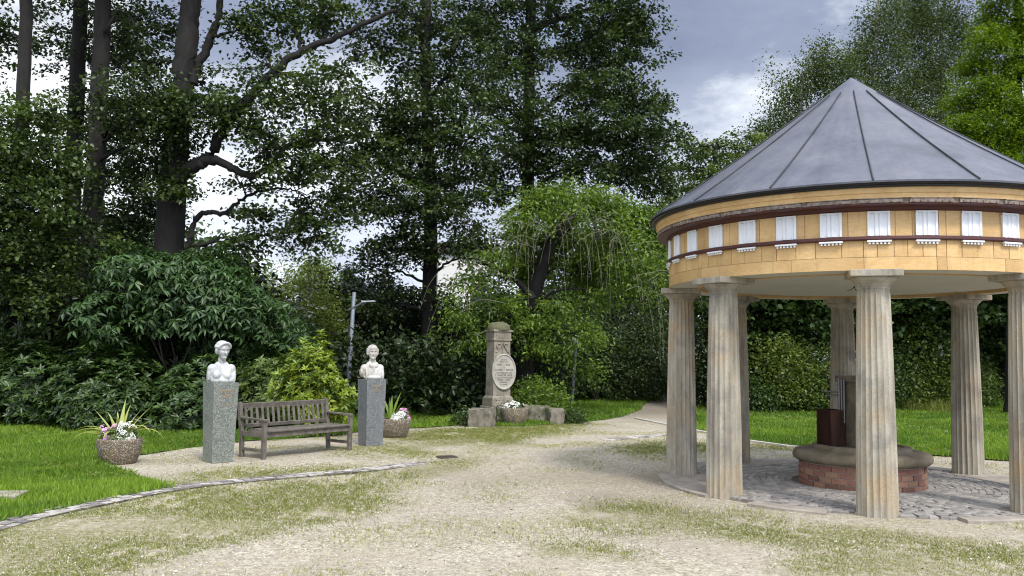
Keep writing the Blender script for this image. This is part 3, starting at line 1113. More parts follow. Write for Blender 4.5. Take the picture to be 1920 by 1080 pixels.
tag(so, 'flat pale stone slab sunk in the near lawn', 'stone slab')

# clover and weeds in the lawns
LV = Leaves()
for poly in (LAWN_A, LAWN_B):
    x, y = scatter(poly, 26, 7, 30)
    ok = hnoise(x, y, 1.1, 91) > 0.05
    x, y = x[ok], y[ok]
    n = len(x)
    C = np.stack([x, y, RNG.uniform(.04, .075, n)], 1)
    rosettes(LV, C, np.array([0, 0, 1.0]) + RNG.normal(0, .3, (n, 3)), 5, .05, .035, .15, .2, .75)
tag(LV.build('clover', M['f_light']), kind='stuff')

# ------------------------------------------------------------------ pavilion
def pv_(a, r, z):
    return (r * math.sin(a), -r * math.cos(a), z)


pav = empty('pavilion', (PC[0], PC[1], 0), label='round open pavilion with fluted stone columns, ochre frieze and zinc cone roof', cat='pavilion')
# floor
fl = MB()
fl.lathe([(0.0, 0.010), (2.44, 0.010), (2.47, -0.02)], seg=64)
o = fl.build('pavement_bed', M['joint'], loc=(PC[0], PC[1], 0))
tag(o, kind='structure')
items = []
r = 0.90
while r < 2.42:
    n = int(2 * math.pi * r / 0.104)
    a0 = random.random()
    for i in range(n):
        a = (i + a0) * 2 * math.pi / n + random.gauss(0, 0.01)
        rr = r + random.gauss(0, 0.003)
        items.append((PC[0] + rr * math.sin(a), PC[1] - rr * math.cos(a), 0.098, 0.080, a + random.gauss(0, .03), random.random() * 0.8 + 0.1 * math.sin(a * 3)))
    r += 0.084
sett_obj('cobble_paving', items, 0.012, M['cobble'], 0.014)
st = MB()
for i in range(8):
    a0 = PROT + i * math.pi / 4 + 0.006
    a1 = a0 + math.pi / 4 - 0.012
    if i == 2:
        spans = [(0.42, 0.8, 2.46)]
    elif i == 1:
        spans = [(0.30, 0.74, 2.45)]
    else:
        spans = [(0, 0.497, 1.98), (0.503, 1, 1.98)] if i in (0, 4, 6) else [(0, 0.497, 2.36), (0.503, 1, 2.36)]
    for h0, h1, inner in spans:
        st.lathe([(inner, -0.02), (inner, 0.030), (2.64, 0.030), (2.66, 0.02), (2.66, -0.02)], seg=10, a0=a0 + (a1 - a0) * h0, a1=a0 + (a1 - a0) * h1, closed=True)
so = st.build('column_footing', M['stylobate'], pav)

FL = 20


def shaft_bm():
    mb = MB()
    H = 2.516
    m = FL * 8
    V, Fc = [], []
    zs = [-0.03, 0.05, 0.3, 0.6, 0.9, 1.2, 1.5, 1.8, 2.1, 2.3, 2.40, 2.44, 2.445, 2.46, 2.475, 2.48, 2.516]
    for z in zs:
        t = z / H
        R = 0.221 + (0.173 - 0.221) * t + 0.006 * math.sin(math.pi * t)
        for k in range(m):
            fr = (k % 8) / 8
            d = 0.019 * math.sin(math.pi * fr) ** 0.75 if fr else 0.0
            if z > 2.49:
                d *= 0.2
            if 2.442 < z < 2.478:
                d += 0.006
            a = 2 * math.pi * k / m
            V.append(((R - d) * math.cos(a), (R - d) * math.sin(a), z))
    n = len(zs)
    Fc = [(i * m + k, i * m + (k + 1) % m, (i + 1) * m + (k + 1) % m, (i + 1) * m + k) for i in range(n - 1) for k in range(m)]
    mb.add(V, Fc)
    return mb


cap0 = MB()
cap0.lathe([(0.168, 2.505), (0.178, 2.516), (0.182, 2.522), (0.180, 2.528), (0.198, 2.545), (0.226, 2.572), (0.243, 2.592), (0.246, 2.603), (0.238, 2.606)], seg=48)
ab = MB()
ab.box((0, 0, 2.644), (0.545, 0.545, 0.076))
col0 = cap_me = ab_me = None
for i in range(8):
    a = PROT + i * math.pi / 4
    x, y, _ = pv_(a, PR, 0)
    if i == 0:
        col0 = shaft_bm().build('column', M['column'], pav, smooth=True, angle=28)
        cp = cap0.build('capital', M['column'], col0, smooth=True, angle=50)
        aa = ab.build('abacus', M['column'], col0, bevel=0.010)
        c = col0
    else:
        c = col0.copy()
        COL.objects.link(c)
        for q in (cp, aa):
            qq = q.copy()
            COL.objects.link(qq)
            qq.parent = c
    c.location = (x, y, 0)
    c.rotation_euler = (0, 0, a + (0.05, -0.03, 0.04, 0, 0.02, -.05, .03, 0)[i])

# entablature
fr = MB()
fr.lathe([(2.20, 2.684), (2.505, 2.684), (2.505, 3.36), (2.20, 3.36)], seg=96, closed=True)
fr.build('frieze_core', M['mortar'], pav, smooth=True)
bd = MB()
a = 0.0
while a < 2 * math.pi - 0.02:                       # lowest curved fascia in long boards
    w = min(random.uniform(0.28, 0.55), 2 * math.pi - a)
    bd.lathe([(2.506, 2.681), (2.520 + random.uniform(-.002, .002), 2.681), (2.520, 2.822), (2.506, 2.822)], seg=max(3, int(w / 0.07)), a0=a + 0.0012, a1=a + w - 0.0012, closed=True, tint=random.random())
    a += w
for z0, z1, rr, lo, hi in ((2.826, 3.02, 2.518, 0.055, 0.115), (3.05, 3.36, 2.516, 0.06, 0.13)):
    a = 0.0
    while a < 2 * math.pi - 0.005:
        w = min(random.uniform(lo, hi), 2 * math.pi - a)
        q = rr + random.uniform(-.002, .002)
        bd.lathe([(2.506, z0), (q, z0), (q, z1), (2.506, z1)], seg=max(2, int(w / 0.05)), a0=a + 0.0013, a1=a + w - 0.0013, closed=True, tint=random.random())
        a += w
bd.build('frieze', M['ochre'], pav, smooth=True)
ba = MB()
ba.lathe([(2.519, 3.008), (2.556, 3.012), (2.562, 3.022), (2.556, 3.054), (2.519, 3.058)], seg=128, closed=True)
ba.build('string_course', M['oxblood'], pav, smooth=True)
cz = MB()
cz.lathe([(2.519, 3.335), (2.545, 3.345), (2.56, 3.375), (2.68, 3.385), (2.68, 3.398), (2.519, 3.41)], seg=128, closed=True)
cz.build('bed_moulding', M['oxblood'], pav, smooth=True)
mu = MB()
mu.lathe([(2.55, 3.399), (2.665, 3.399), (2.668, 3.45), (2.55, 3.45)], seg=128, closed=True)
for i in range(32):
    a = R_(-16.05 + 11.25 * i)
    mu.lathe([(2.669, 3.402), (2.687, 3.402), (2.690, 3.438), (2.669, 3.441)], seg=6, a0=a - 0.085, a1=a + 0.085, closed=True)
mu.build('mutule_band', M['mutule'], pav, smooth=True)
pg = MB()
for i in range(32):
    a = R_(-16.05 + 11.25 * i)
    pg.lathe([(2.6705, 3.444), (2.692, 3.444), (2.692, 3.451), (2.6705, 3.451)], seg=6, a0=a - 0.08, a1=a + 0.08, closed=True)
    for k in range(6):
        x, y, _ = pv_(a + (k - 2.5) * 0.028, 2.691, 0)
        pg.box((x, y, 3.418), (0.016, 0.016, 0.016), rz=a)
pg.build('peg_row', M['mutule'], pav)
fa = MB()
fa.lathe([(2.55, 3.4525), (2.690, 3.4525), (2.694, 3.50), (2.706, 3.508), (2.712, 3.565), (2.55, 3.565)], seg=128, closed=True)
fa.build('cornice', M['ochre'], pav, smooth=True)
gu = MB()
gu.lathe([(2.60, 3.566), (2.735, 3.566), (2.745, 3.575), (2.745, 3.585), (2.775, 3.59), (2.785, 3.612), (2.775, 3.632), (2.60, 3.634)], seg=128, closed=True)
gu.build('roof_gutter', M['gutter'], pav, smooth=True)
# white triglyph panels with guttae
tg0 = None
for i in range(32):
    a = R_(-16.05 + 11.25 * i)
    if tg0 is None:
        t = MB()
        w = 0.117
        prof = [(-w, 0), (-w, .020), (-w * .80, .024), (-w * .70, .010), (-w * .42, .010), (-w * .32, .024), (-w * .06, .024), (0, .012), (w * .06, .024), (w * .32, .024), (w * .42, .010), (w * .70, .010), (w * .80, .024), (w, .020), (w, 0)]
        k = len(prof)
        V = [(px, -2.517 - py, z) for z in (3.060, 3.31) for px, py in prof]
        V += [(px, -2.517 - max(py, 0.022), z) for z in (3.3102, 3.333) for px, py in prof]
        Fc = [(i_, i_ + 1, k + i_ + 1, k + i_) for i_ in range(k - 1)] + [(2 * k + i_, 2 * k + i_ + 1, 3 * k + i_ + 1, 3 * k + i_) for i_ in range(k - 1)]
        Fc += [tuple(range(k))[::-1], tuple(range(2 * k, 3 * k))[::-1]]
        t.add(V, Fc)
        tg0 = t.build('triglyph', M['white'], pav)
        g_ = MB()
        g_.box((0, -2.542, 2.998), (0.25, 0.04, 0.018))
        for q in range(6):
            g_.box((-0.1 + q * 0.04, -2.540, 2.977), (0.022, 0.026, 0.023), top=(0.75, 0.75))
        gt0 = g_.build('guttae', M['white'], tg0)
        c = tg0
    else:
        c = tg0.copy()
        COL.objects.link(c)
        d = gt0.copy()
        COL.objects.link(d)
        d.parent = c
    c.rotation_euler = (0, 0, a)
# ceiling
ce = MB()
ce.lathe([(0.0, 2.71), (2.2, 2.71)], seg=64)
ce.build('ceiling', M['ceiling'], pav, smooth=True)
rg = MB()
rg.lathe([(2.13, 2.679), (2.50, 2.679), (2.50, 2.6835), (2.13, 2.6835)], seg=96, closed=True)
rg.build('ring_soffit', M['ceiling'], pav, smooth=True)
ie = MB()
ie.lathe([(2.10, 2.665), (2.129, 2.665), (2.129, 2.709), (2.10, 2.709)], seg=96, closed=True)
ie.build('ceiling_bead', M['ochre'], pav, smooth=True)
hk = MB()
hk.tube([(0.0, 0, 2.71), (0.01, 0.01, 2.66), (0.05, 0.0, 2.64), (0.07, .02, 2.67)], 0.006, 5)
hk.tube([(0.0, 0, 2.70), (-0.04, 0.01, 2.655), (-0.10, 0.0, 2.645)], 0.005, 5)
hk.build('hook', M['gutter'], pav, smooth=True)
# roof
APEX, EZ, ER = 5.66, 3.628, 2.795
rf = MB()
prof = [(ER, EZ - 0.02), (ER + 0.004, EZ)] + [(ER * (1 - t) + 0.0 * t, EZ + (APEX - EZ) * t - 0.05 * math.sin(math.pi * t)) for t in np.linspace(0.03, 0.975, 16)]
rf.lathe(prof, seg=96)
roof = rf.build('roof', M['zinc'], pav, smooth=True, angle=60)
fc = MB()
fc.lathe([(0.34, APEX - 0.285), (0.335, APEX - 0.262), (0.17, APEX - 0.13), (0.001, APEX)], seg=24)
fc.build('finial_cap', M['zinc'], roof, smooth=True, angle=60)
sm0 = None
for i in range(16):
    a = R_(-17.7 + 22.5 * i)
    if sm0 is None:
        s = MB()
        pts = []
        for r, z in prof[1:]:
            if r > 0.28:
                nr, nz = (APEX - EZ), ER
                q = math.hypot(nr, nz)
                pts.append((0, -r - 0.012 * nr / q, z + 0.012 * nz / q))
        s.tube(pts, 0.009, 6)
        sm0 = s.build('roof_seam', M['seam'], roof, smooth=True, angle=60)
        c = sm0
    else:
        c = sm0.copy()
        COL.objects.link(c)
    c.rotation_euler = (0, 0, a)

# fountain in the pavilion
fo = empty('drinking_fountain', (PC[0] + 0.03, PC[1] - 0.05, 0), label='round stone spring fountain on a brick ring under the pavilion roof', cat='fountain')
mo = MB()
mo.lathe([(0.79, 0.0), (0.79, 0.33), (0.1, 0.33)], seg=64)
mo.build('mortar_core', M['mortar'], fo, smooth=True)
br = MB()
for c_i in range(4):
    n = 26
    for i in range(n):
        a = (i + 0.5 * (c_i % 2)) * 2 * math.pi / n
        wd = 2 * math.pi / n
        q = 0.805 + random.uniform(-.004, .004)
        z0 = 0.012 + c_i * 0.075
        br.lathe([(0.78, z0), (q, z0), (q, z0 + 0.064), (0.78, z0 + 0.064)], seg=3, a0=a + wd * 0.03, a1=a + wd * 0.97, closed=True, tint=random.random())
br.build('brick_ring', M['brick'], fo, bevel=0.003)
rm = MB()
rm.lathe([(0.80, 0.318), (0.845, 0.325), (0.878, 0.35), (0.888, 0.388), (0.880, 0.428), (0.855, 0.458), (0.80, 0.472), (0.64, 0.482), (0.62, 0.482)], seg=80)
rm.build('rim', M['dark_stone'], fo, smooth=True, angle=60)
sp_ = MB()
sp_.lathe([(0.64, 0.47), (0.635, 0.520), (0.615, 0.535), (0.54, 0.538), (0.52, 0.518), (0.001, 0.518)], seg=64)
sp_.build('step', M['dark_stone'], fo, smooth=True, angle=45)
pl = MB()
pl.box((0, 0, 0.95), (0.42, 0.42, 0.86), top=(0.97, 0.97))
pl.box((0, 0, 1.425), (0.45, 0.45, 0.09))
pl.box((0, 0, 1.34), (0.425, 0.425, 0.02))
pl.build('pillar', M['pillar'], fo, bevel=0.012, rz=R_(22))
ax = np.array([math.cos(R_(22)), -math.sin(R_(22))])     # screen-right on the ground
st = MB()
for dx in (-.032, 0, .032):
    st.tube([(dx, -.02, .83), (dx, -.02, 1.43)], .017, 12)
st.box((0, .02, 1.13), (.10, .05, .60))
st.build('steel_pipe_cover', M['steel'], fo, bevel=0.006, loc=(-0.262, -0.02, 0), rz=R_(-20))
pp = MB()
pp.tube([(-0.30, 0.0, 1.20), (-0.40, 0.02, 1.20), (-0.47, 0.03, 1.195)], 0.013, 8)
pp.tube([(-0.30, -0.02, 1.25), (-0.44, 0.0, 1.25), (-0.52, 0.02, 1.245)], 0.012, 8)
pp.build('spout', M['steel'], fo, smooth=True)
rb = MB()
w, dpt, t = 0.27, 0.24, 0.012
for cx, cyy, sx, sy in ((0, -dpt / 2, w, t), (0, dpt / 2, w, t), (-w / 2, 0, t, dpt), (w / 2, 0, t, dpt)):
    rb.box((cx, cyy, 0.77), (sx + (t if sx > sy else -t), sy, 0.48))
rb.box((0, 0, 0.56), (w - t, dpt - t, 0.03))
rb.build('rusty_trough', M['rust'], fo, loc=(-0.40, 0.0, 0), rz=R_(28))

# ------------------------------------------------------------------ bench
u_ = np.array([0.577, 0.817])
bench = empty('park_bench', (-3.555, 14.45, 0), R_(54.8), label='weathered wooden slatted bench standing on gravel between two pedestals', cat='bench')
BL, BW = 1.90, 0.56
yb, yf = 0.25, -0.28


def leg(x, y, h, s=0.062, lean=0.0):
    mb = MB()
    mb.bar((x, y, 0), (x, y + lean * 0.3, h * 0.45), s, s, up=(0, 1, 0))
    if lean:
        mb.bar((x, y + lean * 0.3, h * 0.45), (x, y + lean, h), s, s * 0.95, up=(0, 1, 0))
    else:
        mb.bar((x, y, h * 0.45), (x, y, h), s, s, up=(0, 1, 0))
    return mb


for sx in (-1, 1):
    X_ = sx * (BL / 2 - 0.03)
    leg(X_, yb, 0.87, 0.062, 0.10).build('leg', M['wood'], bench, bevel=0.006)
    leg(X_, yf, 0.585, 0.066).build('leg', M['wood'], bench, bevel=0.006)
    ar = MB()
    ar.bar((X_, yb + 0.03, 0.625), (X_, yf + 0.16, 0.612), 0.075, 0.032)
    ar.bar((X_, yf + 0.165, 0.612), (X_, yf - 0.045, 0.605), 0.085, 0.036)
    ar.build('armrest', M['wood'], bench, bevel=0.008)
    sr = MB()
    sr.bar((X_, yb - 0.03, 0.13), (X_, yf + 0.03, 0.13), 0.04, 0.05)
    sr.bar((X_, yb - 0.03, 0.375), (X_, yf + 0.03, 0.375), 0.045, 0.08)
    sr.build('stretcher', M['wood'], bench, bevel=0.005)
se = MB()
for i in range(6):
    y = yf - 0.01 + i * 0.086
    z = 0.437 - 0.020 * math.sin(math.pi * (i + 0.6) / 6)
    se.box((0, y, z), (BL - (0.13 if i == 0 or i == 5 else 0.02), 0.074, 0.026), M=Matrix.Rotation(0.05 * (2.5 - i) / 2.5, 3, 'X'))
se.build('seat', M['wood'], bench, bevel=0.005)
ap = MB()
ap.box((0, yf + 0.005, 0.375), (BL - 0.12, 0.034, 0.09))
ap.box((0, yb - 0.005, 0.375), (BL - 0.12, 0.034, 0.07))
ap.build('apron', M['wood'], bench, bevel=0.004)
bk = MB()
bk.bar((-BL / 2 + 0.06, yb + 0.088, 0.805), (BL / 2 - 0.06, yb + 0.088, 0.805), 0.036, 0.085, up=(0, -0.2, 1))
bk.bar((-BL / 2 + 0.06, yb + 0.030, 0.49), (BL / 2 - 0.06, yb + 0.030, 0.49), 0.034, 0.055, up=(0, -0.2, 1))
for i in range(16):
    x = -BL / 2 + 0.13 + i * (BL - 0.26) / 15
    bk.bar((x, yb + 0.034, 0.50), (x, yb + 0.082, 0.78), 0.046, 0.016, up=(0, -1, 0.1))
bk.build('backrest', M['wood'], bench, bevel=0.003)


# ------------------------------------------------------------------ pedestals and busts
def strokes(mb, x0, x1, z, h, y, seed, dens=1.0, scale=None):
    """a line of small cut letters too worn to read"""
    r = random.Random(seed)
    x = x0
    while x < x1:
        w = h * r.uniform(0.35, 0.7)
        zz_ = z
        k = r.choice('ILEHTOCNA')
        t = h * 0.16

        def vb(px, a=0.0):
            mb.box((px, y, zz_ + h / 2), (t, 0.004, h), M=Matrix.Rotation(a, 3, 'Y'))

        def hb(pz):
            mb.box((x + w / 2, y - 0.0006, zz_ + pz), (w, 0.004, t))
        vb(x)
        if k in 'HNOA':
            vb(x + w)
        if k in 'LEOC':
            hb(t / 2)
        if k in 'ETOCA':
            hb(h - t / 2)
        if k in 'EHA':
            hb(h / 2)
        if k == 'N':
            vb(x + w / 2, 0.5)
        x += w + h * (0.35 if r.random() < 0.85 else 0.9)


def pedestal(label, pos, rz, wt, wb, h, mat, lines):
    root = empty('pedestal', pos, rz, label=label, cat='pedestal', group='granite pedestals of the two busts')
    mb = MB()
    mb.box((0, 0, h / 2), (wb, wb, h), top=(wt / wb, wt / wb))
    mb.build('block', mat, root, bevel=0.006)
    ins = MB()
    for x0, x1, z, hh, sd_ in lines:
        y = -(wb + (wt - wb) * z / h) / 2 - 0.0005
        strokes(ins, x0, x1, z, hh, y, sd_)
    ins.build('inscription', M['gold'], root)
    return root


P1c, P2c = np.array([-4.46, 13.22, 0]), np.array([-2.56, 15.84, 0])
H1, H2 = 1.205, 1.20
pedestal('greenish grey granite pedestal tapering downward, left of the bench', P1c, R_(43), 0.40, 0.335, H1, M['granite'], [(-.10, .10, 1.06, .035, 1), (-.06, .09, .99, .035, 2), (-.05, .10, .86, .022, 3)])
pedestal('blue grey granite pedestal tapering downward, between bench and flower pot', P2c, R_(36), 0.39, 0.33, H2, M['granite2'], [(-.07, .08, 1.07, .035, 4), (-.06, .07, 1.00, .035, 5)])


def ell_bm(bm, c, r, rot=None):
    m = Matrix.Translation(c) @ (rot or Matrix.Identity(4)) @ Matrix.Diagonal((*r, 1))
    bmesh.ops.create_icosphere(bm, subdivisions=3, radius=1, matrix=m)


def sculpt(name, blobs, head, headM, mat, pos, rz, label, feats, cat='bust'):
    bm = bmesh.new()
    for c, r in blobs:
        ell_bm(bm, c, r)
    piv = Vector((0, 0, 0.40))
    HM = Matrix.Translation(piv + Vector((0, 0, -0.058))) @ headM @ Matrix.Scale(1.23, 4) @ Matrix.Translation(-piv)
    for c, r in head:
        n0 = len(bm.verts)
        ell_bm(bm, c, r)
        bm.verts.ensure_lookup_table()
        for v in bm.verts[n0:]:
            v.co = HM @ v.co
    me = bpy.data.meshes.new(name + '_raw')
    bm.to_mesh(me)
    bm.free()
    o = bpy.data.objects.new(name + '_raw', me)
    COL.objects.link(o)
    md = o.modifiers.new('r', 'REMESH')
    md.mode = 'VOXEL'
    md.voxel_size = 0.0075
    sm = o.modifiers.new('s', 'SMOOTH')
    sm.factor, sm.iterations = 0.5, 5
    dg = bpy.context.evaluated_depsgraph_get()
    m2 = bpy.data.meshes.new_from_object(o.evaluated_get(dg))
    bpy.data.objects.remove(o)
    bpy.data.meshes.remove(me)
    k = len(m2.vertices)
    co = np.empty(k * 3, np.float32)
    m2.vertices.foreach_get('co', co)
    co = co.reshape(-1, 3).astype(float)
    inv = np.array(HM.inverted())
    loc = co @ inv[:3, :3].T + inv[:3, 3]
    d = np.zeros_like(loc)
    for c, s, v in feats:
        wgt = np.exp(-(((loc - np.array(c)) / np.array(s)) ** 2).sum(1) / 2)
        d += wgt[:, None] * np.array(v)
    co += d @ np.array(HM)[:3, :3].T
    co[:, 2] = np.maximum(co[:, 2], 0.0)
    m2.vertices.foreach_set('co', co.astype(np.float32).ravel())
    m2.name = name
    m2.polygons.foreach_set('use_smooth', np.ones(len(m2.polygons), bool))
    m2.materials.clear()
    m2.update()
    return tag(link(name, m2, mat, None, pos, rz), label, cat, 'white marble busts beside the bench')


feat = [((s * .027, -.085, .528), (.014, .02, .010), (0, .018, 0)) for s in (-1, 1)]
feat += [((s * .027, -.085, .526), (.007, .02, .006), (0, -.005, 0)) for s in (-1, 1)]
feat += [((s * .027, -.09, .545), (.018, .02, .006), (0, -.008, 0)) for s in (-1, 1)]
feat += [((s * .035, -.07, .475), (.014, .03, .022), (0, .007, 0)) for s in (-1, 1)]
feat += [((0, -.09, .470), (.016, .02, .004), (0, -.005, 0)), ((0, -.09, .457), (.014, .02, .004), (0, -.006, 0)), ((0, -.09, .4635), (.018, .02, .0025), (0, .005, 0)),
         ((0, -.08, .430), (.016, .03, .012), (0, -.008, 0))]
head = [((0, .005, .550), (.074, .094, .082)), ((0, -.028, .505), (.062, .062, .085)), ((0, -.035, .447), (.043, .048, .040)),
        ((0, -.094, .515), (.010, .012, .022)), ((0, -.101, .497), (.013, .016, .014)),
        ((.074, .005, .505), (.012, .02, .03)), ((-.074, .005, .505), (.012, .02, .03)), ((0, .0, .40), (.047, .05, .08))]
fh = head + [((0, .03, .568), (.078, .096, .076)), ((0, .115, .555), (.055, .055, .05)), ((0, .13, .50), (.04, .045, .05))]
for i in range(13):                                  # waved hair rolled back from the brow
    t = math.pi * i / 12
    fh.append(((.074 * math.cos(t), -.040 - .030 * math.sin(t), .560 + .060 * math.sin(t)), (.019, .024, .019)))
    if i % 2:
        fh.append(((.080 * math.cos(t), .015, .545 + .084 * math.sin(t)), (.018, .05, .016)))
fh += [((s * .072, .005, .52), (.018, .032, .035)) for s in (-1, 1)]
NW = 0.87
fb = [((0, .005, .325), (.060, .062, .10)), ((0, .02, .275), (.12, .055, .055)), ((0, 0, .14), (.185, .105, .17)),
      ((.155, .012, .205), (.085, .075, .078)), ((-.155, .012, .205), (.085, .075, .078)), ((.198, .012, .10), (.052, .066, .14)), ((-.198, .012, .10), (.052, .066, .14)),
      ((.083, -.092, .105), (.070, .058, .066)), ((-.083, -.092, .105), (.070, .058, .066)), ((0, -.06, .03), (.19, .085, .06))]
for i in range(9):                                   # drapery folds across the chest
    fb.append(((-.17 + .043 * i, -.085 - .02 * math.sin(math.pi * i / 8), .045 + .012 * (i % 2)), (.016, .03, .05)))
    fb.append(((-.20 + .005 * i, -.02, .04 + .016 * i), (.035, .05, .008)))
fb = [((c[0] * NW, c[1], c[2]), (r[0] * NW, r[1], r[2])) for c, r in fb]
sculpt('bust', fb, fh, Matrix.Rotation(R_(22), 4, 'Z') @ Matrix.Rotation(R_(6), 4, 'X'), M['marble'], (P1c[0], P1c[1], H1), R_(22),
       'white marble bust of a woman with rolled hair on the greenish pedestal', feat)
mh = head + [((0, .02, .575), (.078, .092, .070)), ((0, -.035, .58), (.062, .055, .055)), ((0, .10, .49), (.035, .04, .07)), ((0, .11, .42), (.022, .025, .06))]
mh += [((s * .072, .022, .530 + .020 * k), (.020, .042, .018)) for s in (-1, 1) for k in range(3)]
mh += [((s * .074, .028, .512), (.020, .034, .022)) for s in (-1, 1)]
mbd = [((0, .005, .325), (.064, .064, .09)), ((0, .01, .285), (.115, .07, .05)), ((0, 0, .15), (.175, .105, .17)), ((.145, .01, .20), (.075, .075, .080)), ((-.145, .01, .20), (.075, .075, .080)),
       ((.175, .0, .09), (.050, .075, .13)), ((-.18, .02, .13), (.055, .07, .09)), ((-.215, -.02, .125), (.022, .055, .065)), ((0, -.03, .04), (.17, .09, .06)),
       ((.03, -.08, .25), (.05, .04, .05)), ((-.03, -.08, .25), (.05, .04, .05)), ((0, -.105, .2), (.018, .02, .09))]
for i in range(7):
    mbd.append(((-.13 + .045 * i, -.082 - .013 * math.sin(math.pi * i / 6), .10 + .02 * (i % 3)), (.016, .020, .10)))
sculpt('bust', mbd, mh, Matrix.Rotation(R_(-4), 4, 'Z'), M['marble2'], (P2c[0], P2c[1], H2), R_(24),
       'stained marble bust of a man with bare forehead on the blue grey pedestal', feat)


# ------------------------------------------------------------------ planters and flowers
pot_me = None


def planter(label, pos, s=1.0):
    global pot_me
    root = empty('planter', pos, RNG.uniform(0, 6), label=label, cat='planter', group='round pebbled concrete planters')
    root.scale = (s, s, s)
    if pot_me is None:
        b = MB()
        b.lathe([(0.0, 0.0), (0.225, 0.0), (0.245, 0.02), (0.29, 0.14), (0.315, 0.26), (0.318, 0.34), (0.312, 0.362), (0.298, 0.37), (0.278, 0.368), (0.268, 0.34), (0.268, 0.30)], seg=56)
        s_ = MB()
        s_.lathe([(0.268, 0.325), (0.15, 0.338), (0.001, 0.345)], seg=32)
        pot_me = (b.build('bowl', M['pot'], root, smooth=True, angle=50), s_.build('soil', M['soil'], root, smooth=True))
    else:
        for q in pot_me:
            c = q.copy()
            COL.objects.link(c)
            c.parent = root
    return root


def straps(name, label, pos, specs, mat, group=None):
    V, T, tt = [], [], []
    for az, L, w, up, bend in specs:
        n = 9
        d = np.array([math.cos(az), math.sin(az), 0])
        s = np.array([-math.sin(az), math.cos(az), 0])
        p = np.array([0, 0, 0.0]) + d * 0.02
        el = up
        o = len(V)
        ti = random.uniform(0.25, 1)
        for i in range(n + 1):
            t = i / n
            ww = 1.45 * w * (0.55 + 0.9 * t if t < 0.5 else 2.0 * (1 - t) + 0.02)
            sg = np.cross(d * math.cos(el) + np.array([0, 0, math.sin(el)]), s)
            V += [p - s * ww / 2, p + sg * -ww * 0.18, p + s * ww / 2]
            tt += [ti] * 3
            p = p + (d * math.cos(el) + np.array([0, 0, math.sin(el)])) * L / n
            el -= bend / n * (0.4 + 1.3 * t)
        for i in range(n):
            for k in range(2):
                a = o + i * 3 + k
                T += [(a, a + 1, a + 4), (a, a + 4, a + 3)]
    return tag(link(name, tri_mesh(name, np.array(V), np.array(T), np.array(tt)), mat, None, pos), label, 'plant', group)


def flowers(name, label, pos, R, n, mat, leafmat=None, size=0.022, group=None):
    root = empty(name, pos, label=label, cat='flowers', group=group)
    C, D = dome(n, R, 0.2, 0.0, 0.0, 5)
    LV = Leaves()
    rosettes(LV, C, D + np.array([0, 0, 0.5]) + np.array([0.2, -0.5, 0]), 5, size, size * 1.15, 0.25, 0.2, 0.5, 0.1)
    LV.build('blossom', mat, root)
    if leafmat:
        C, D = dome(int(n * 2.4), np.array(R) * 0.93, 0.15, -0.1, 0.5, 5)
        LV = Leaves()
        rosettes(LV, C, D + np.array([0, 0, 0.4]), 5, 0.045, 0.03, 0.1, 0.2, 0.5)
        LV.build('leaf', leafmat, root)
    return root


a1 = G(209, 872)
pp1 = np.array([a1[0], a1[1] + 0.23, 0.0])
planter('pebbled concrete planter with strap leaves and pink flowers on lawn corner', pp1)
specs = [(math.pi * 0.5, .62, .045, 1.45, .35), (1.2, .55, .04, 1.35, .3), (0.15, .68, .050, 0.95, .25), (0.0, .6, .035, .65, .2), (2.9, .62, .035, .85, .2), (3.3, .75, .05, .75, 1.9), (3.15, .85, .05, .62, 2.0),
         (3.7, .8, .05, .6, 2.3), (3.4, .62, .045, .5, 1.6), (4.6, .5, .055, .9, 2.6), (5.9, .7, .045, .9, 2.1), (0.1, .75, .04, .7, 2.2), (2.6, .5, .04, 1.1, .5), (2.2, .45, .04, 1.25, .3), (0.6, .5, .04, 1.15, .4), (5.0, .45, .04, 1.2, .5), (3.0, .95, .04, .35, 1.4)]
straps('strap_leaf_plant', 'yellow green strap leaf plant spilling from the planter on the lawn corner', pp1 + [-.02, 0.02, .34], specs, M['yucca'])
flowers('pink_flowers', 'pink blossoms in the planter on the lawn corner', pp1 + [-.06, -.08, .34], (.23, .17, .23), 60, M['pink'], M['f_shrub'], .034)
flowers('white_flowers', 'mound of white blossoms in the planter on the lawn corner', pp1 + [.12, -.06, .33], (.17, .17, .25), 105, M['whitep'], M['f_shrub'], .030)
a2 = G(737, 821)
pp2 = np.array([a2[0], a2[1] + 0.23, 0.0])
planter('pebbled concrete planter partly hidden by the blue grey pedestal', pp2)
specs = [(1.5, .5, .045, 1.45, .3), (0.9, .62, .05, 1.2, .25), (0.5, .6, .045, 1.05, .3), (2.4, .55, .045, 1.2, .4), (3.1, .5, .04, 1.0, .5), (0.1, .5, .04, .8, .8), (4.0, .5, .04, .9, 1.2), (1.9, .45, .04, 1.4, .2)]
straps('strap_leaf_plant', 'dark green spiky plant in the planter behind the blue grey pedestal', pp2 + [-.1, 0.04, .34], specs, M['f_ash'])
flowers('white_flowers', 'white blossoms in the planter beside the blue grey pedestal', pp2 + [.10, -.08, .33], (.20, .18, .21), 90, M['whitep'], M['f_shrub'], .034)
flowers('pink_flowers', 'pink blossoms at the rim of the planter beside the blue grey pedestal', pp2 + [.17, .0, .36], (.14, .14, .26), 26, M['pink'], M['f_shrub'], .038)
a3 = G(963, 797)
pp3 = np.array([a3[0], a3[1] + 0.24, 0.0])
planter('pebbled concrete planter at the foot of the memorial stone', pp3, 1.08)
flowers('white_flowers', 'large white blossoms with dark leaves in the planter before the memorial', pp3 + [-.02, -.05, .36], (.30, .2, .22), 22, M['whitep'], M['f_maple'], .05)
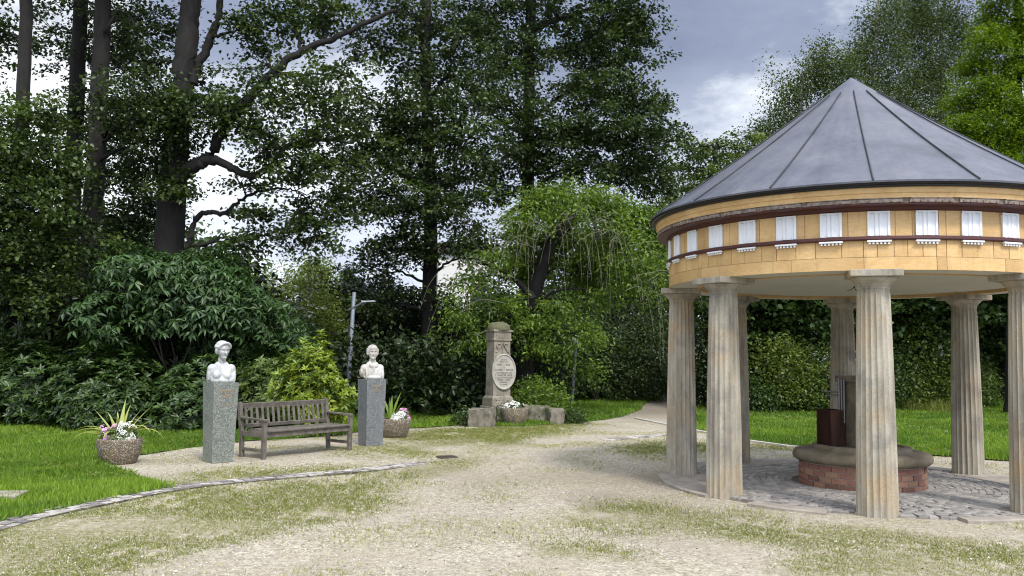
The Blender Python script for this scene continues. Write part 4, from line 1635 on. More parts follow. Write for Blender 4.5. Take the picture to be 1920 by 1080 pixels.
shrub('leafy_plant', 'bushy dark green plant beside the white flowers of the memorial planter', 'plant', (pp3[0] - .30, pp3[1] + .02), (.26, .22, .56), M['f_maple'], 'spray', 80, leaf=.07, per=8, stems=3)

# ------------------------------------------------------------------ memorial stone with low walls
md_ = P(934, 700, 21.9)
mon = empty('memorial_stone', (md_[0], 21.9, 0), R_(30), label='lichened sandstone memorial pillar with an oval inscribed plaque', cat='memorial')
b = MB()
b.box((0, 0, .19), (.70, .62, .38))
b.box((0, 0, .49), (.62, .54, .22), top=(.97, .97))
b.box((0, 0, .62), (.58, .50, .05), top=(.9, .9))
b.build('base', M['monument'], mon, bevel=.015)
b = MB()
b.box((0, 0, 1.18), (.50, .42, 1.10), top=(.96, .96))
b.box((0, 0, 1.88), (.47, .40, .32))
b.build('pillar', M['monument'], mon, bevel=.012)
b = MB()
b.box((0, 0, 2.06), (.53, .46, .045))
b.box((0, 0, 2.175), (.50, .43, .19))
b.box((0, 0, 2.29), (.56, .49, .05))
for i in range(5):
    b.box((-.16 + .08 * i, -.216, 2.175), (.035, .012, .16))
b.build('frieze', M['monument'], mon, bevel=.008)
b = MB()
b.lathe([(.30, 2.31), (.30, 2.36), (.27, 2.44), (.19, 2.50), (.001, 2.525)], seg=20)
b.build('domed_cap', M['moss'], mon, smooth=True, angle=50)
b = MB()
for sx in (-1, 1):
    b.tube([(sx * .02, -.212, 2.00), (sx * .07, -.222, 1.88), (sx * .15, -.215, 1.76), (sx * .19, -.21, 1.74)], .014, 6)
b.tube([(0, -.21, 2.02), (0, -.222, 1.74)], .012, 6)
b.tube([(-.14, -.212, 1.98), (-.17, -.22, 1.90), (-.12, -.222, 1.80)], .012, 6)
b.tube([(-.15, -.212, 1.955), (.15, -.212, 1.955)], .012, 6)
b.build('carved_garland', M['monument'], mon, smooth=True)
b = MB()
n = 48
ring = [(1.0, 0), (1.0, -.05), (.95, -.06), (.90, -.05), (.88, -.042)]
V = [(.33 * k * math.sin(2 * math.pi * i / n), -.205 + y, .455 * k * math.cos(2 * math.pi * i / n)) for k, y in ring for i in range(n)]
Fc = [(r_ * n + i, r_ * n + (i + 1) % n, (r_ + 1) * n + (i + 1) % n, (r_ + 1) * n + i) for r_ in range(4) for i in range(n)] + [tuple(4 * n + i for i in range(n))]
b.add(V, Fc)
pq = b.build('oval_plaque', M['plaque'], mon, smooth=True, angle=40, loc=(.06, 0, 1.25), rz=R_(-6))
b = MB()
for i, (z, hw, hh) in enumerate(((.29, .08, .025), (.235, .12, .028), (.16, .20, .045), (.09, .03, .03), (.03, .25, .04), (-.04, .22, .028), (-.105, .24, .04), (-.165, .23, .028), (-.22, .17, .036), (-.275, .12, .028), (-.33, .09, .025))):
    strokes(b, -hw, hw, z, hh, -.2485, 60 + i)
b.build('inscription', M['letter'], pq)


def rock(name, label, pos, size, rz, cat='stone block', group='low stone blocks around the memorial'):
    bm = bmesh.new()
    bmesh.ops.create_cube(bm, size=1)
    bmesh.ops.subdivide_edges(bm, edges=bm.edges, cuts=3, use_grid_fill=True)
    for v in bm.verts:
        v.co = Vector((v.co.x * size[0], v.co.y * size[1], v.co.z * size[2] + size[2] / 2)) + Vector([random.gauss(0, .012) for _ in range(3)])
        if v.co.z < .03:
            v.co.z = -.03
    bmesh.ops.bevel(bm, geom=[e for e in bm.edges if e.calc_face_angle(0) > .9], offset=.025, segments=2, affect='EDGES', clamp_overlap=True)
    me = bpy.data.meshes.new(name)
    bm.to_mesh(me)
    bm.free()
    me.polygons.foreach_set('use_smooth', np.ones(len(me.polygons), bool))
    me.set_sharp_from_angle(angle=R_(35))
    return tag(link(name, me, M['wallstone'], None, pos, rz), label, cat, group)


q = G(903, 801)
rock('stone_block', 'mossy squared stone block left of the memorial planter', (q[0], q[1] + .25, 0), (.56, .48, .42), R_(-14))
q = G(1042, 795)
rock('stone_block', 'pale topped stone block ending the low wall by the lawn', (q[0], q[1] + .22, 0), (.36, .42, .38), R_(8))
q = G(1008, 793)
rock('low_wall', 'low dark rubble wall linking the memorial planter to the pale block', (q[0], q[1] + .32, 0), (.62, .32, .40), R_(-8), 'low wall', None)

# ------------------------------------------------------------------ lamp post, far post
lp_ = P(657, 720, 22.5)
lamp = empty('street_lamp', (lp_[0] - .06, 22.5, 0), label='slender pale blue grey lamp post with flat arm, behind the bench', cat='street lamp')
b = MB()
b.tube([(-.015, 0, 0), (0.0, 0, .9), (.09, 0, 3.27)], [.068, .062, .050], 14)
b.build('post', M['galv'], lamp, smooth=True)
b = MB()
b.bar((-.05, -.02, 2.80), (.33, -.06, 2.99), .07, .045)
b.build('bracket_arm', M['lampdark'], lamp, bevel=.006)
b = MB()
b.box((.49, -.08, 3.03), (.36, .20, .035), M=Matrix.Rotation(-.07, 3, 'Y'), top=(.92, .85))
b.box((.36, -.07, 3.015), (.12, .09, .07))
b.build('lamp_head', M['galv'], lamp, bevel=.006)
pl_ = P(1072, 752, 29.5)
po = empty('lamp_post', (pl_[0], 29.5, 0), label='thin dark leaning post with pale lantern under the weeping tree', cat='lamp post')
b = MB()
b.tube([(0, 0, 0), (.06, 0, 1.1), (.13, 0, 2.05)], [.065, .06, .055], 10)
b.build('post', M['lampdark'], po, smooth=True)
b = MB()
b.box((.14, 0, 2.20), (.19, .19, .30), top=(1.15, 1.15))
b.box((.14, 0, 2.37), (.26, .26, .04), top=(.6, .6))
b.build('lantern', M['galv'], po, bevel=.008)

# house glimpsed behind the trees
hs = P(838, 530, 60)
house = empty('house', (hs[0], 60, 0), R_(8), label='white rendered house glimpsed through the trees behind the memorial', cat='house')
b = MB()
b.box((0.9, 0, 4.2), (3.4, 6, 8.4))
b.build('wall', M['house'], house)
b = MB()
b.add([(-1.0, -3.3, 8.4), (2.8, -3.3, 8.4), (2.8, 3.3, 8.4), (-1.0, 3.3, 8.4), (-1.0, 0, 9.5), (2.8, 0, 9.5)], [(0, 1, 5, 4), (2, 3, 4, 5), (0, 4, 3), (1, 2, 5), (0, 3, 2, 1)])
b.build('roof', M['tiles'], house)
for x_, z_ in ((-.1, 1.6), (1.8, 1.6), (1.9, 5.0)):
    b = MB()
    b.box((x_, -3.02, z_ + .7), (1.0, .06, 1.4))
    b.build('window', M['glass'], house)

# ------------------------------------------------------------------ trees
AL = dict(per=48, leaf=0.115, ratio=0.74, length=0.62, width=0.155, tv=0.22, flat=0.5, tilt=0.6, droop=0.4)
HI = dict(per=26, leaf=0.20, ratio=0.8, length=0.9, width=0.3)


def bp(u, v, d):
    g = P(u, v, d)
    return (g[0], d, 0)


def up(pts, d):
    return [P(u, v, d) for u, v in pts]


def tpath(base, pts, d):
    return [np.array([base[0], base[1], -0.05])] + up(pts, d)


# far left slim alder and the lit foliage in front of it
b0 = bp(22, 800, 20.5)
tree('alder_tree', 'slender alder at the far left edge with bright hanging foliage', 'tree', b0, tpath(b0, [(28, 440), (45, 160), (48, -150), (40, -420)], 20.5), (.20, .12), [],
     [E(60, 215, 95, 50, 19.5, .8), E(40, 290, 120, 70, 19, 1.0), E(110, 330, 80, 50, 19.2, .75), E(60, 400, 130, 70, 18.8, 1), E(130, 460, 90, 60, 19, .8), E(30, 500, 90, 70, 18.6, 1), E(90, 550, 70, 40, 18.8, .6), E(-80, 350, 110, 150, 19, .7),
      E(5, 70, 70, 70, 21.5, .45), E(0, -150, 160, 100, 20.5, .5), E(60, -330, 150, 110, 20.5, .5)], M['f_alder'], M['alderbark'], 'alders in the row on the left', 10.5, AL)
b0 = bp(118, 800, 24)
tree('alder_tree', 'dark alder trunk second from the far left, behind its neighbours', 'tree', b0, tpath(b0, [(126, 540), (140, 250), (152, 0), (160, -300)], 24), (.30, .17), [],
     [E(150, 110, 90, 60, 25, .35), E(240, 60, 80, 60, 24.5, .8), E(100, 60, 70, 50, 25, .35), E(200, 230, 100, 60, 24.5, .9), E(240, 330, 70, 70, 25, 0.9), E(210, 430, 60, 60, 25, .8), E(280, 420, 70, 60, 25.5, .9), E(160, -120, 150, 90, 24, .6), E(180, -300, 140, 100, 24, .5)],
     M['f_alder2'], M['alderbark'], 'alders in the row on the left', 9, AL)
b0 = bp(160, 800, 21.5)
tree('alder_tree', 'tall straight alder with pale grey lower trunk, third in the left row', 'tree', b0, tpath(b0, [(166, 540), (178, 330), (190, 100), (195, -120), (200, -420)], 21.5), (.29, .17),
     [(up([(196, 60), (225, 20), (262, 55)], 21.3), .05, .02)],
     [E(290, 180, 95, 38, 20.3, 1.1), E(350, 205, 70, 40, 20, 1.1), E(260, 225, 80, 40, 20.6, 1.0), E(245, 130, 55, 35, 22.5, .5), E(275, 50, 80, 45, 22.5, .7), E(120, 20, 60, 40, 23, .3), E(330, 260, 60, 40, 20.5, .8), E(290, 300, 60, 50, 21, .8), E(230, 510, 60, 35, 21, .5), E(200, -100, 170, 80, 21.5, .6), E(210, -280, 150, 110, 21.5, .5)],
     M['f_alder2'], M['alderbark'], 'alders in the row on the left', 9.5, AL)
d = 21.0
b0 = bp(305, 800, d)
tree('alder_tree', 'thick dark alder with a long branch sweeping to the right', 'tree', b0, tpath(b0, [(318, 440), (332, 250), (348, 100), (360, -30), (372, -400)], d), (.40, .20),
     [(up([(338, 215), (368, 130), (395, 70), (412, 10), (425, -90)], d), .14, .07),
      (up([(330, 335), (365, 312), (395, 290), (425, 230), (470, 180), (515, 135), (560, 98), (610, 78), (660, 55), (740, 20)], d - .6), .17, .05),
      (up([(372, 308), (400, 300), (432, 315), (470, 330), (500, 318), (515, 295), (545, 272), (600, 262), (660, 268)], d - .9), .12, .03),
      (up([(352, 480), (358, 440), (372, 405), (400, 398), (425, 400), (442, 382), (470, 365), (520, 352), (555, 358)], d - .3), .085, .02)],
     [E(330, 350, 42, 40, d - .6, .8, .6), E(290, 120, 55, 45, d + 1, .45), E(430, 205, 60, 40, d - .8, 1), E(480, 245, 60, 38, d - 1, 1), E(470, 60, 75, 40, d, .6), E(540, 30, 90, 40, d, .8), E(610, 30, 80, 40, d, .8), E(500, 120, 60, 35, d, .5), E(560, 180, 80, 50, d - 1, .9), E(620, 140, 60, 45, d - .5, .7),
      E(640, 210, 60, 50, d - .5, .7), E(590, 250, 70, 30, d - 1, .8), E(500, 285, 45, 25, d - 1, .7), E(560, 320, 90, 32, d - 1, 1), E(640, 310, 60, 40, d, .9), E(450, 345, 45, 18, d - .6, .8), E(490, 400, 50, 30, d - .3, .7), E(560, 400, 60, 35, d, .8), E(520, 445, 60, 28, d, .7), E(600, 440, 60, 40, d, .7), E(640, 390, 50, 40, d + .5, .7), E(460, 450, 30, 18, d, .6),
      E(385, 165, 30, 40, d + 1, .35), E(420, -120, 190, 80, d, .6), E(600, -100, 160, 70, d, .6), E(390, -300, 190, 120, d, .5)],
     M['f_alder'], M['alderbark'], 'alders in the row on the left', 9.5, AL)
d = 26.0
b0 = bp(805, 770, d)
tree('alder_tree', 'dark alder standing behind the bust of the man', 'tree', b0, tpath(b0, [(806, 560), (808, 380), (802, 240), (798, 100), (800, -50), (805, -300)], d), (.25, .12),
     [(up([(808, 520), (840, 492), (880, 480)], d), .05, .02), (up([(800, 200), (830, 150), (850, 130)], d), .06, .03), (up([(804, 370), (760, 330), (720, 310)], d), .06, .03), (up([(797, 110), (785, 60), (780, 20)], d), .07, .04)],
     [E(700, 90, 70, 55, d, .6), E(780, 130, 70, 55, d, .7), E(740, 210, 90, 55, d - 1, .9), E(690, 280, 70, 55, d - .5, .9), E(800, 230, 90, 50, d - 1, 1), E(770, 300, 90, 50, d - 1.2, 1), E(700, 370, 80, 50, d - 1, .9), E(790, 390, 90, 45, d - 1.2, 1), E(860, 340, 70, 45, d, .9), E(740, 450, 80, 40, d - .5, .8), E(700, 500, 60, 35, d, .7), E(790, 470, 60, 28, d - .5, .7),
      E(870, 420, 55, 35, d, .7), E(880, 170, 80, 55, d, .8), E(860, 80, 80, 55, d, .8), E(770, 30, 100, 50, d, .8), E(880, 260, 80, 50, d - 1, .9), E(840, 560, 50, 30, d - .5, .5), E(865, 462, 75, 26, d - 1, 1.3), E(690, 570, 60, 35, d - .5, .7), E(760, 560, 60, 35, d + .5, .8), E(780, -110, 190, 90, d, .6), E(810, -270, 160, 110, d, .5)],
     M['f_alder2'], M['alderbark'], 'tall alders behind the memorial', 8, dict(AL, leaf=.125))
d = 29.0
b0 = bp(985, 760, d)
tree('alder_tree', 'tall alder with a dark upright trunk above the weeping tree', 'tree', b0, tpath(b0, [(986, 560), (990, 330), (992, 150), (996, 0), (1000, -260)], d), (.28, .16),
     [(up([(994, 60), (1035, 40), (1075, 28), (1120, 10)], d), .11, .06), (up([(990, 230), (1040, 190), (1090, 160), (1150, 140)], d), .07, .03), (up([(990, 110), (950, 70), (920, 20)], d), .07, .03)],
     [E(950, 100, 80, 55, d - .5, .9), E(960, 190, 80, 50, d - 1, .8), E(930, 30, 90, 40, d, .9), E(1060, 90, 80, 45, d, .7), E(1130, 50, 80, 50, d, 1), E(1190, 40, 55, 50, d, 1), E(1160, 120, 70, 45, d, 1), E(1100, 170, 90, 45, d - .5, 1), E(1180, 190, 70, 40, d, .9), E(1020, 250, 90, 45, d - 1, 1), E(1110, 250, 90, 45, d - 1, 1), E(1190, 260, 80, 40, d - .5, 1), E(1240, 195, 40, 30, d, .7), E(1245, 250, 40, 30, d, .8),
      E(960, 290, 80, 40, d - 1, 1), E(1080, 320, 100, 35, d - 1, 1), E(1190, 320, 80, 35, d, 1), E(920, 350, 60, 45, d, .8), E(1040, 15, 70, 35, d, .8), E(1230, 330, 50, 45, d + .5, .9), E(1020, -120, 210, 80, d, .7), E(1010, -250, 170, 100, d, .5), E(1160, -40, 70, 50, d, .9)],
     M['f_alder2'], M['alderbark'], 'tall alders behind the memorial', 8.5, dict(AL, leaf=.13))
d = 35
b0 = bp(1330, 745, d)
tree('young_maple_tree', 'low loose tree with reddish shoots left of the roof peak', 'tree', b0, tpath(b0, [(1330, 560), (1330, 400), (1345, 260)], d), (.2, .06), [],
     [E(1310, 320, 60, 45, d, 1), E(1290, 270, 40, 35, d, .8), E(1350, 270, 45, 30, d, .7), E(1380, 330, 60, 60, d, 1), E(1400, 260, 30, 28, d, .6), E(1310, 400, 80, 60, d, 1), E(1260, 400, 60, 60, d, 1), E(1400, 420, 80, 70, d, .8), E(1320, 520, 110, 80, d, .9)],
     M['f_shrub'], M['alderbark'], None, 5, dict(AL, leaf=.15, per=40))
# birches beyond the roof
SPB = dict(per=52, leaf=.125, ratio=.7, length=.8, width=.3, flat=1.2, tilt=.8, droop=.8)
d = 42
for lab, u0, us, els in (
    ('loose birch with the lowest rounded crown, just left of the roof peak', 1500, [(1495, 400), (1500, 200), (1520, 90)], [(1475, 215, 45, 45), (1500, 160, 50, 45), (1545, 95, 32, 36), (1540, 150, 50, 40), (1440, 255, 38, 35), (1580, 170, 38, 40), (1500, 270, 90, 60), (1450, 330, 80, 60), (1590, 120, 22, 30)]),
    ('tall thin birch rising right behind the roof peak', 1640, [(1638, 400), (1636, 200), (1645, 40), (1650, -60)], [(1640, 60, 40, 45), (1610, 110, 35, 40), (1660, 120, 50, 50), (1630, 180, 50, 45), (1690, 190, 50, 50), (1670, 20, 36, 40), (1620, 260, 80, 60)]),
    ('tallest pale stemmed birch beside the dense yellow green tree', 1765, [(1766, 400), (1764, 180), (1770, 40), (1770, -90)], [(1750, 40, 55, 55), (1710, 70, 50, 60), (1760, 130, 60, 55), (1720, 160, 50, 50), (1760, 220, 70, 50), (1720, -40, 60, 60), (1790, -60, 60, 60), (1740, 290, 80, 60), (1800, 60, 50, 60)])):
    b0 = bp(u0, 745, d)
    tree('birch_tree', lab, 'tree', b0, tpath(b0, us, d), (.17, .06), [], [E(*e, d, 1.0) for e in els], M['f_birch'], M['birchbark'], 'birches beyond the pavilion roof', 5.2, SPB, limb_r=.03)
    d += 1.5
d = 27.5
b0 = bp(1900, 760, d)
tree('hornbeam_tree', 'dense layered yellow green tree at the right edge of the picture', 'tree', b0, tpath(b0, [(1900, 560), (1905, 300), (1910, 50), (1910, -200)], d), (.25, .10), [],
     [E(u, v, ru, 26, d - .3 * (i % 3), 1.25) for i, (u, v, ru) in enumerate(((1870, 20, 45), (1910, 60, 60), (1860, 80, 40), (1840, 120, 42), (1900, 130, 70), (1850, 165, 55), (1815, 195, 40), (1890, 200, 80), (1840, 235, 55), (1900, 255, 80), (1870, 290, 60), (1960, 30, 70), (1970, 120, 80), (1970, 220, 90), (1960, 310, 90), (1900, 340, 70), (1820, 260, 45), (1860, 350, 80), (1930, 410, 110), (1860, 430, 90), (1900, -30, 60), (1930, -90, 80), (1910, -160, 60), (1800, 235, 25)))],
     M['f_horn'], M['alderbark'], None, 15, dict(per=60, leaf=.10, ratio=.6, length=.75, width=.16, flat=.35, tilt=.45, droop=.9), twigs=6)

# ---- weeping ash
d = 24.5
b0 = bp(985, 765, d)
wroot = tree('weeping_ash_tree', 'weeping tree with a bright green dome and bare hanging twigs over the memorial', 'tree', b0, tpath(b0, [(984, 680), (990, 600), (1010, 520), (1040, 440), (1070, 400)], d), (.30, .14),
     [(up([(1000, 560), (960, 520), (925, 500), (890, 490)], d - .6), .10, .03), (up([(1030, 470), (1090, 410), (1150, 410), (1210, 440)], d), .10, .03), (up([(1050, 440), (1010, 390), (970, 390), (930, 420)], d - .8), .09, .03), (up([(1060, 420), (1090, 390), (1110, 400), (1120, 450)], d - 1.6), .08, .02)],
     [E(1080, 365, 90, 24, d - .6, 1.5), E(1060, 440, 120, 34, d + 1.2, .9), E(1000, 460, 70, 40, d + 1.2, .8), E(1140, 450, 80, 40, d + 1.2, .9), E(1010, 372, 60, 28, d - .6, 1.3), E(1140, 385, 60, 26, d - .4, 1.2), E(980, 415, 45, 30, d - 1, 1), E(1080, 400, 95, 18, d - 1.4, .9), E(1200, 400, 60, 26, d, 1.1), E(1230, 440, 45, 40, d + .3, 1), E(1170, 440, 60, 40, d - .6, 1), E(1180, 490, 55, 35, d - .8, 1), E(1220, 510, 45, 40, d, .4), E(1200, 560, 40, 35, d + .6, .3),
      E(920, 480, 50, 25, d - 1.2, .9), E(890, 520, 45, 30, d - 1.2, .9), E(870, 580, 42, 35, d - 1.3, .9), E(860, 640, 38, 20, d - 1.3, .8), E(905, 620, 35, 30, d - 1.3, .8), E(950, 560, 50, 30, d - 1, .8), E(985, 610, 45, 30, d - 1, .8), E(1040, 580, 70, 38, d - 1.2, .5), E(1090, 620, 50, 40, d - 1.2, .7), E(1050, 650, 55, 25, d - 1.2, .7), E(1130, 550, 50, 35, d - .6, .35), E(1110, 680, 30, 25, d - .5, .6), E(1050, 500, 90, 50, d + 1.4, .9), E(1120, 500, 80, 60, d + 1.4, .9), E(960, 500, 60, 40, d + 1.4, .8)],
     M['f_ash'], M['alderbark'], None, 12, dict(per=44, leaf=.13, ratio=.45, length=.6, width=.15, flat=.6, tilt=.6, droop=1.0), twigs=5)
for i in range(58):
    u0 = RNG.uniform(945, 1165) if i < 42 else RNG.choice([RNG.uniform(850, 930), RNG.uniform(1180, 1245)])
    v0 = RNG.uniform(395, 460) if i < 42 else RNG.uniform(450, 590)
    dd = d - RNG.uniform(1.5, 2.3)
    L = RNG.uniform(45, 140)
    sw = (u0 - 1055) * RNG.uniform(.15, .6) + RNG.normal(0, 26)
    pts = up([(u0 - sw * .5, v0 + 8), (u0 + sw * .15, v0), (u0 + sw * .6, v0 + L * .35), (u0 + sw * .85, v0 + L)], dd)
    t_ = MB()
    pth = smooth_path(pts, 4, .012)
    t_.tube(pth, [.007 - .0045 * k / (len(pth) - 1) for k in range(len(pth))], 4)
    mb_off(t_, b0).build('hanging_twig', M['twig'], wroot)

# ------------------------------------------------------------------ shrubs on the left
rh = shrub('rhododendron', 'dark rhododendron bush at the left edge behind the planter', 'shrub', (-10.6, 19.2), (1.5, 1.1, 1.75), M['f_rhodo'], 'rhodo', 1050, 'dark rhododendrons along the lawn', L=.16, W=.062, lift=.35)
for (x, y, rz, s, lab) in ((-8.6, 18.7, 1.2, (1, 1, .95), 'dark rhododendron bush right behind the spiky planter'), (-6.9, 18.9, 2.6, (.95, 1, .85), 'low dark rhododendron between planter and first pedestal'),
                           (-5.3, 19.3, 4.1, (1, 1, .95), 'dark rhododendron between the woman bust and the yellow green bush'), (-6.2, 20.4, 5.5, (1, .9, 1.3), 'taller dark rhododendron above the left end of the bench back'),
                           (-12.4, 19.0, .6, (1.1, 1, 1.3), 'dark rhododendron beyond the left frame edge, cut by the picture'),
                           (-9.8, 20.9, 3.3, (1.2, 1.1, 1.62), 'taller dark rhododendron in the second row at the left'), (-11.6, 21.1, 2.2, (1.2, 1.1, 1.75), 'tallest dark rhododendron in the left corner'), (-7.6, 21.6, .2, (1.3, 1.1, 1.5), 'dark rhododendron in the second row under the buckeye')):
    dup(rh, (x, y, 0), rz, s, lab)
c = P(335, 575, 19.4)
buck = shrub('buckeye_shrub', 'broad blue green buckeye shrub with drooping fingered leaves behind the woman bust', 'shrub', (c[0], 19.6), (2.35, 1.6, 4.3), M['f_palm'], 'palm', 1750, None, stems=6, h0=.60, L=.20, W=.07, k=6, lump=.25, inner=.35, low=-.42)
shrub('buckeye_shrub', 'smaller blue green buckeye clump to the right of the big one', 'shrub', (P(440, 560, 20.2)[0], 20.4), (1.5, 1.2, 3.7), M['f_palm'], 'palm', 800, None, stems=4, h0=.58, L=.19, W=.065, k=6, lump=.22, low=-.6)
yr = P(577, 740, 17.3)
shrub('rhododendron', 'bright yellow green rhododendron behind the bench', 'shrub', (yr[0], 17.6), (.80, .72, 1.80), M['f_rhodoy'], 'rhodo', 950, None, h0=.42, L=.125, W=.05, lump=.27, lift=.6, inner=.4, low=-.6, tv=.25)
shrub('rhododendron', 'mid green rhododendron at the left shoulder of the yellow green one', 'shrub', (P(515, 740, 18.3)[0], 18.4), (.8, .7, 1.55), M['f_shrub'], 'rhodo', 480, None, h0=.4, L=.14, W=.052, lift=.4, low=-.6)
# middle distance
SH = dict(style='spray', L=.1, W=.055)
shrub('shrub', 'dark green shrub left of the lamp post', 'shrub', (P(520, 700, 23)[0], 23), (1.5, 1.3, 3.0), M['f_maple'], n=900, group='shrubs around the lamp post', leaf=.10, per=12, **SH)
eld = shrub('elder_shrub', 'green elder with flat white flower heads left of the lamp post', 'shrub', (P(590, 640, 25)[0], 25), (1.45, 1.2, 3.3), M['f_light'], n=800, group=None, leaf=.10, per=12, **SH)
LV = Leaves()
C, D = dome(46, (1.45, 1.2, 2.4), .1, .1, 0)
C = C + np.array([0, 0, .85])
C = C[(C[:, 1] < .2)]
for q in C:
    pts = q + RNG.normal(0, .09, (26, 3)) * [1, 1, .25]
    LV.add(pts, RNG.normal(0, 1, (26, 3)), np.array([0, 0, 1.]) + RNG.normal(0, .3, (26, 3)), .05, .05, RNG.uniform(.2, 1, 26))
LV.build('blossom', M['whitep'], eld)
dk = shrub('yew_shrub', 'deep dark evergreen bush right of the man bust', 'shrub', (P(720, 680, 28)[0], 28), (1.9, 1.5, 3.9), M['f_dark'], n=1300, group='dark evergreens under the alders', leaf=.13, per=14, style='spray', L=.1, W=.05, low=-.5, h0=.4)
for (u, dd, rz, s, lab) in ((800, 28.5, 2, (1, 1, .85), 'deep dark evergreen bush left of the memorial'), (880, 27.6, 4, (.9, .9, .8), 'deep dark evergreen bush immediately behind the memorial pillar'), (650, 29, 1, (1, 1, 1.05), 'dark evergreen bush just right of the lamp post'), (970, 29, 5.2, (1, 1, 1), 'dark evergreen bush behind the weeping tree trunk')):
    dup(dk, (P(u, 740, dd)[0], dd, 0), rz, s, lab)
shrub('fern_clump', 'bright green leafy clump at the foot of the weeping tree', 'plant', (P(1010, 740, 22.4)[0], 22.4), (.75, .55, 1.15), M['f_ash'], n=260, leaf=.11, per=12, stems=4, style='spray', L=.1, W=.04)
shrub('ivy_clump', 'low ivy patch beside the pale end block of the wall', 'plant', (P(1072, 780, 21.6)[0], 21.6), (.35, .3, .35), M['f_maple'], n=70, leaf=.08, per=8, stems=3, style='spray', L=.1, W=.07)
shrub('ivy_clump', 'low ivy patch at the left block before the memorial', 'plant', (P(872, 785, 20.4)[0], 20.5), (.3, .3, .4), M['f_maple'], n=60, leaf=.08, per=8, stems=3, style='spray', L=.1, W=.07)
lau = shrub('laurel_shrub', 'grey green laurel at the end of the lawn right of the thin post', 'shrub', (P(1115, 700, 32)[0], 32), (1.7, 1.3, 2.9), M['f_alder2'], n=900, group='laurels at the end of the lawn', leaf=.12, per=12, style='spray', L=.1, W=.05)
for (u, dd, rz, s, lab) in ((1190, 33, 2, (1.05, 1, 1.05), 'grey green laurel where the far path leaves the lawn'), (1245, 34.5, 4, (1, 1, 1.2), 'grey green laurel behind the leftmost column'), (1050, 33, 1, (1, 1, .95), 'grey green laurel behind the thin post'), (1150, 36, 5, (1.2, 1, 1.9), 'tall grey green laurel in the second row of the laurels')):
    dup(lau, (P(u, 700, dd)[0], dd, 0), rz, s, lab)

# behind the pavilion
d = 29
for lab, u0, els in (
    ('dark broad leaved maple seen between the second column and the fountain', 1440, [(1400, 590, 80, 40), (1480, 600, 90, 50), (1430, 650, 80, 45), (1530, 570, 70, 40), (1370, 650, 50, 60), (1440, 540, 110, 50), (1360, 570, 60, 50), (1390, 700, 60, 40), (1500, 480, 130, 80)]),
    ('dark broad leaved maple seen right of the front column', 1720, [(1690, 590, 70, 40), (1760, 590, 80, 40), (1720, 560, 100, 45), (1650, 590, 80, 60), (1720, 640, 70, 30), (1740, 490, 120, 80)]),
    ('dark broad leaved maple at the right edge behind the last column', 1880, [(1860, 590, 70, 45), (1900, 600, 70, 45), (1830, 560, 80, 50), (1940, 570, 90, 70), (1890, 650, 60, 35), (1870, 500, 120, 80)])):
    b0 = bp(u0, 745, d)
    tree('maple_tree', lab, 'tree', b0, tpath(b0, [(u0 + 4, 660), (u0 - 4, 560), (u0 + 2, 470)], d), (.2, .08), [], [E(*e, d - .4 * (k % 3), 1.15) for k, e in enumerate(els)], M['f_maple'], M['alderbark'], 'dark maples behind the pavilion', 8, dict(AL, leaf=.17, per=34, ratio=.95, droop=.8), twigs=6)
    d += 1.2
for (u, dd, R, mat, n, lab, tb) in (
        (1475, 27.3, (1.6, 1.1, 2.4), 'f_light', 900, 'mid green shrub with small leaves behind the fountain trough', .5),
        (1400, 26.6, (1.0, .8, 1.1), 'f_maple', 420, 'low dark shrub at the lawn edge beside the second column', .5),
        (1345, 28.5, (1.2, 1, 2.6), 'f_dark', 600, 'very dark shrub between the two left columns', .5),
        (1545, 27.5, (1.1, .9, 1.7), 'f_maple', 450, 'dark rounded shrub left of the back column', .5),
        (1720, 29.5, (1.6, 1.1, 2.7), 'f_light', 1000, 'pale green arching shrub right of the front column', .35),
        (1800, 31, (1.4, 1.1, 2.2), 'f_shrub', 700, 'pale green shrub behind the right hand back column', .6),
        (1875, 32.5, (1.5, 1.2, 2.9), 'f_light', 800, 'light green shrub at the right edge of the lawn', .5),
        (1640, 29, (1.6, 1.1, 2.1), 'f_maple', 700, 'dark shrub hidden partly by the front column', .5),
        (1330, 33, (.8, .7, 2.1), 'f_light', 300, 'sunlit pale shrub glimpsed between the two left columns', .8)):
    shrub('shrub', lab, 'shrub', (P(u, 740, dd)[0], dd), R, M[mat], 'spray', n, 'shrubs along the back lawn', leaf=.12, per=11, L=.1, W=.055, low=-.5, h0=.35, tb=tb, lump=.30, inner=.3, tv=.24)
# tall grass tuft rows at the lawn edge
for (u0, u1, dd) in ((1690, 1790, 28.2), (1850, 1930, 31)):
    n = 700
    xx = np.linspace(P(u0, 740, dd)[0], P(u1, 740, dd)[0], n) + RNG.normal(0, .1, n)
    blade_mesh('tall_grass', xx, dd + RNG.normal(0, .35, n), 0.0, RNG.uniform(.15, .55, n), np.full(n, .018), M['drygrass'] if u0 == 1690 else M['grass'], RNG.uniform(0, .6, n), .5)

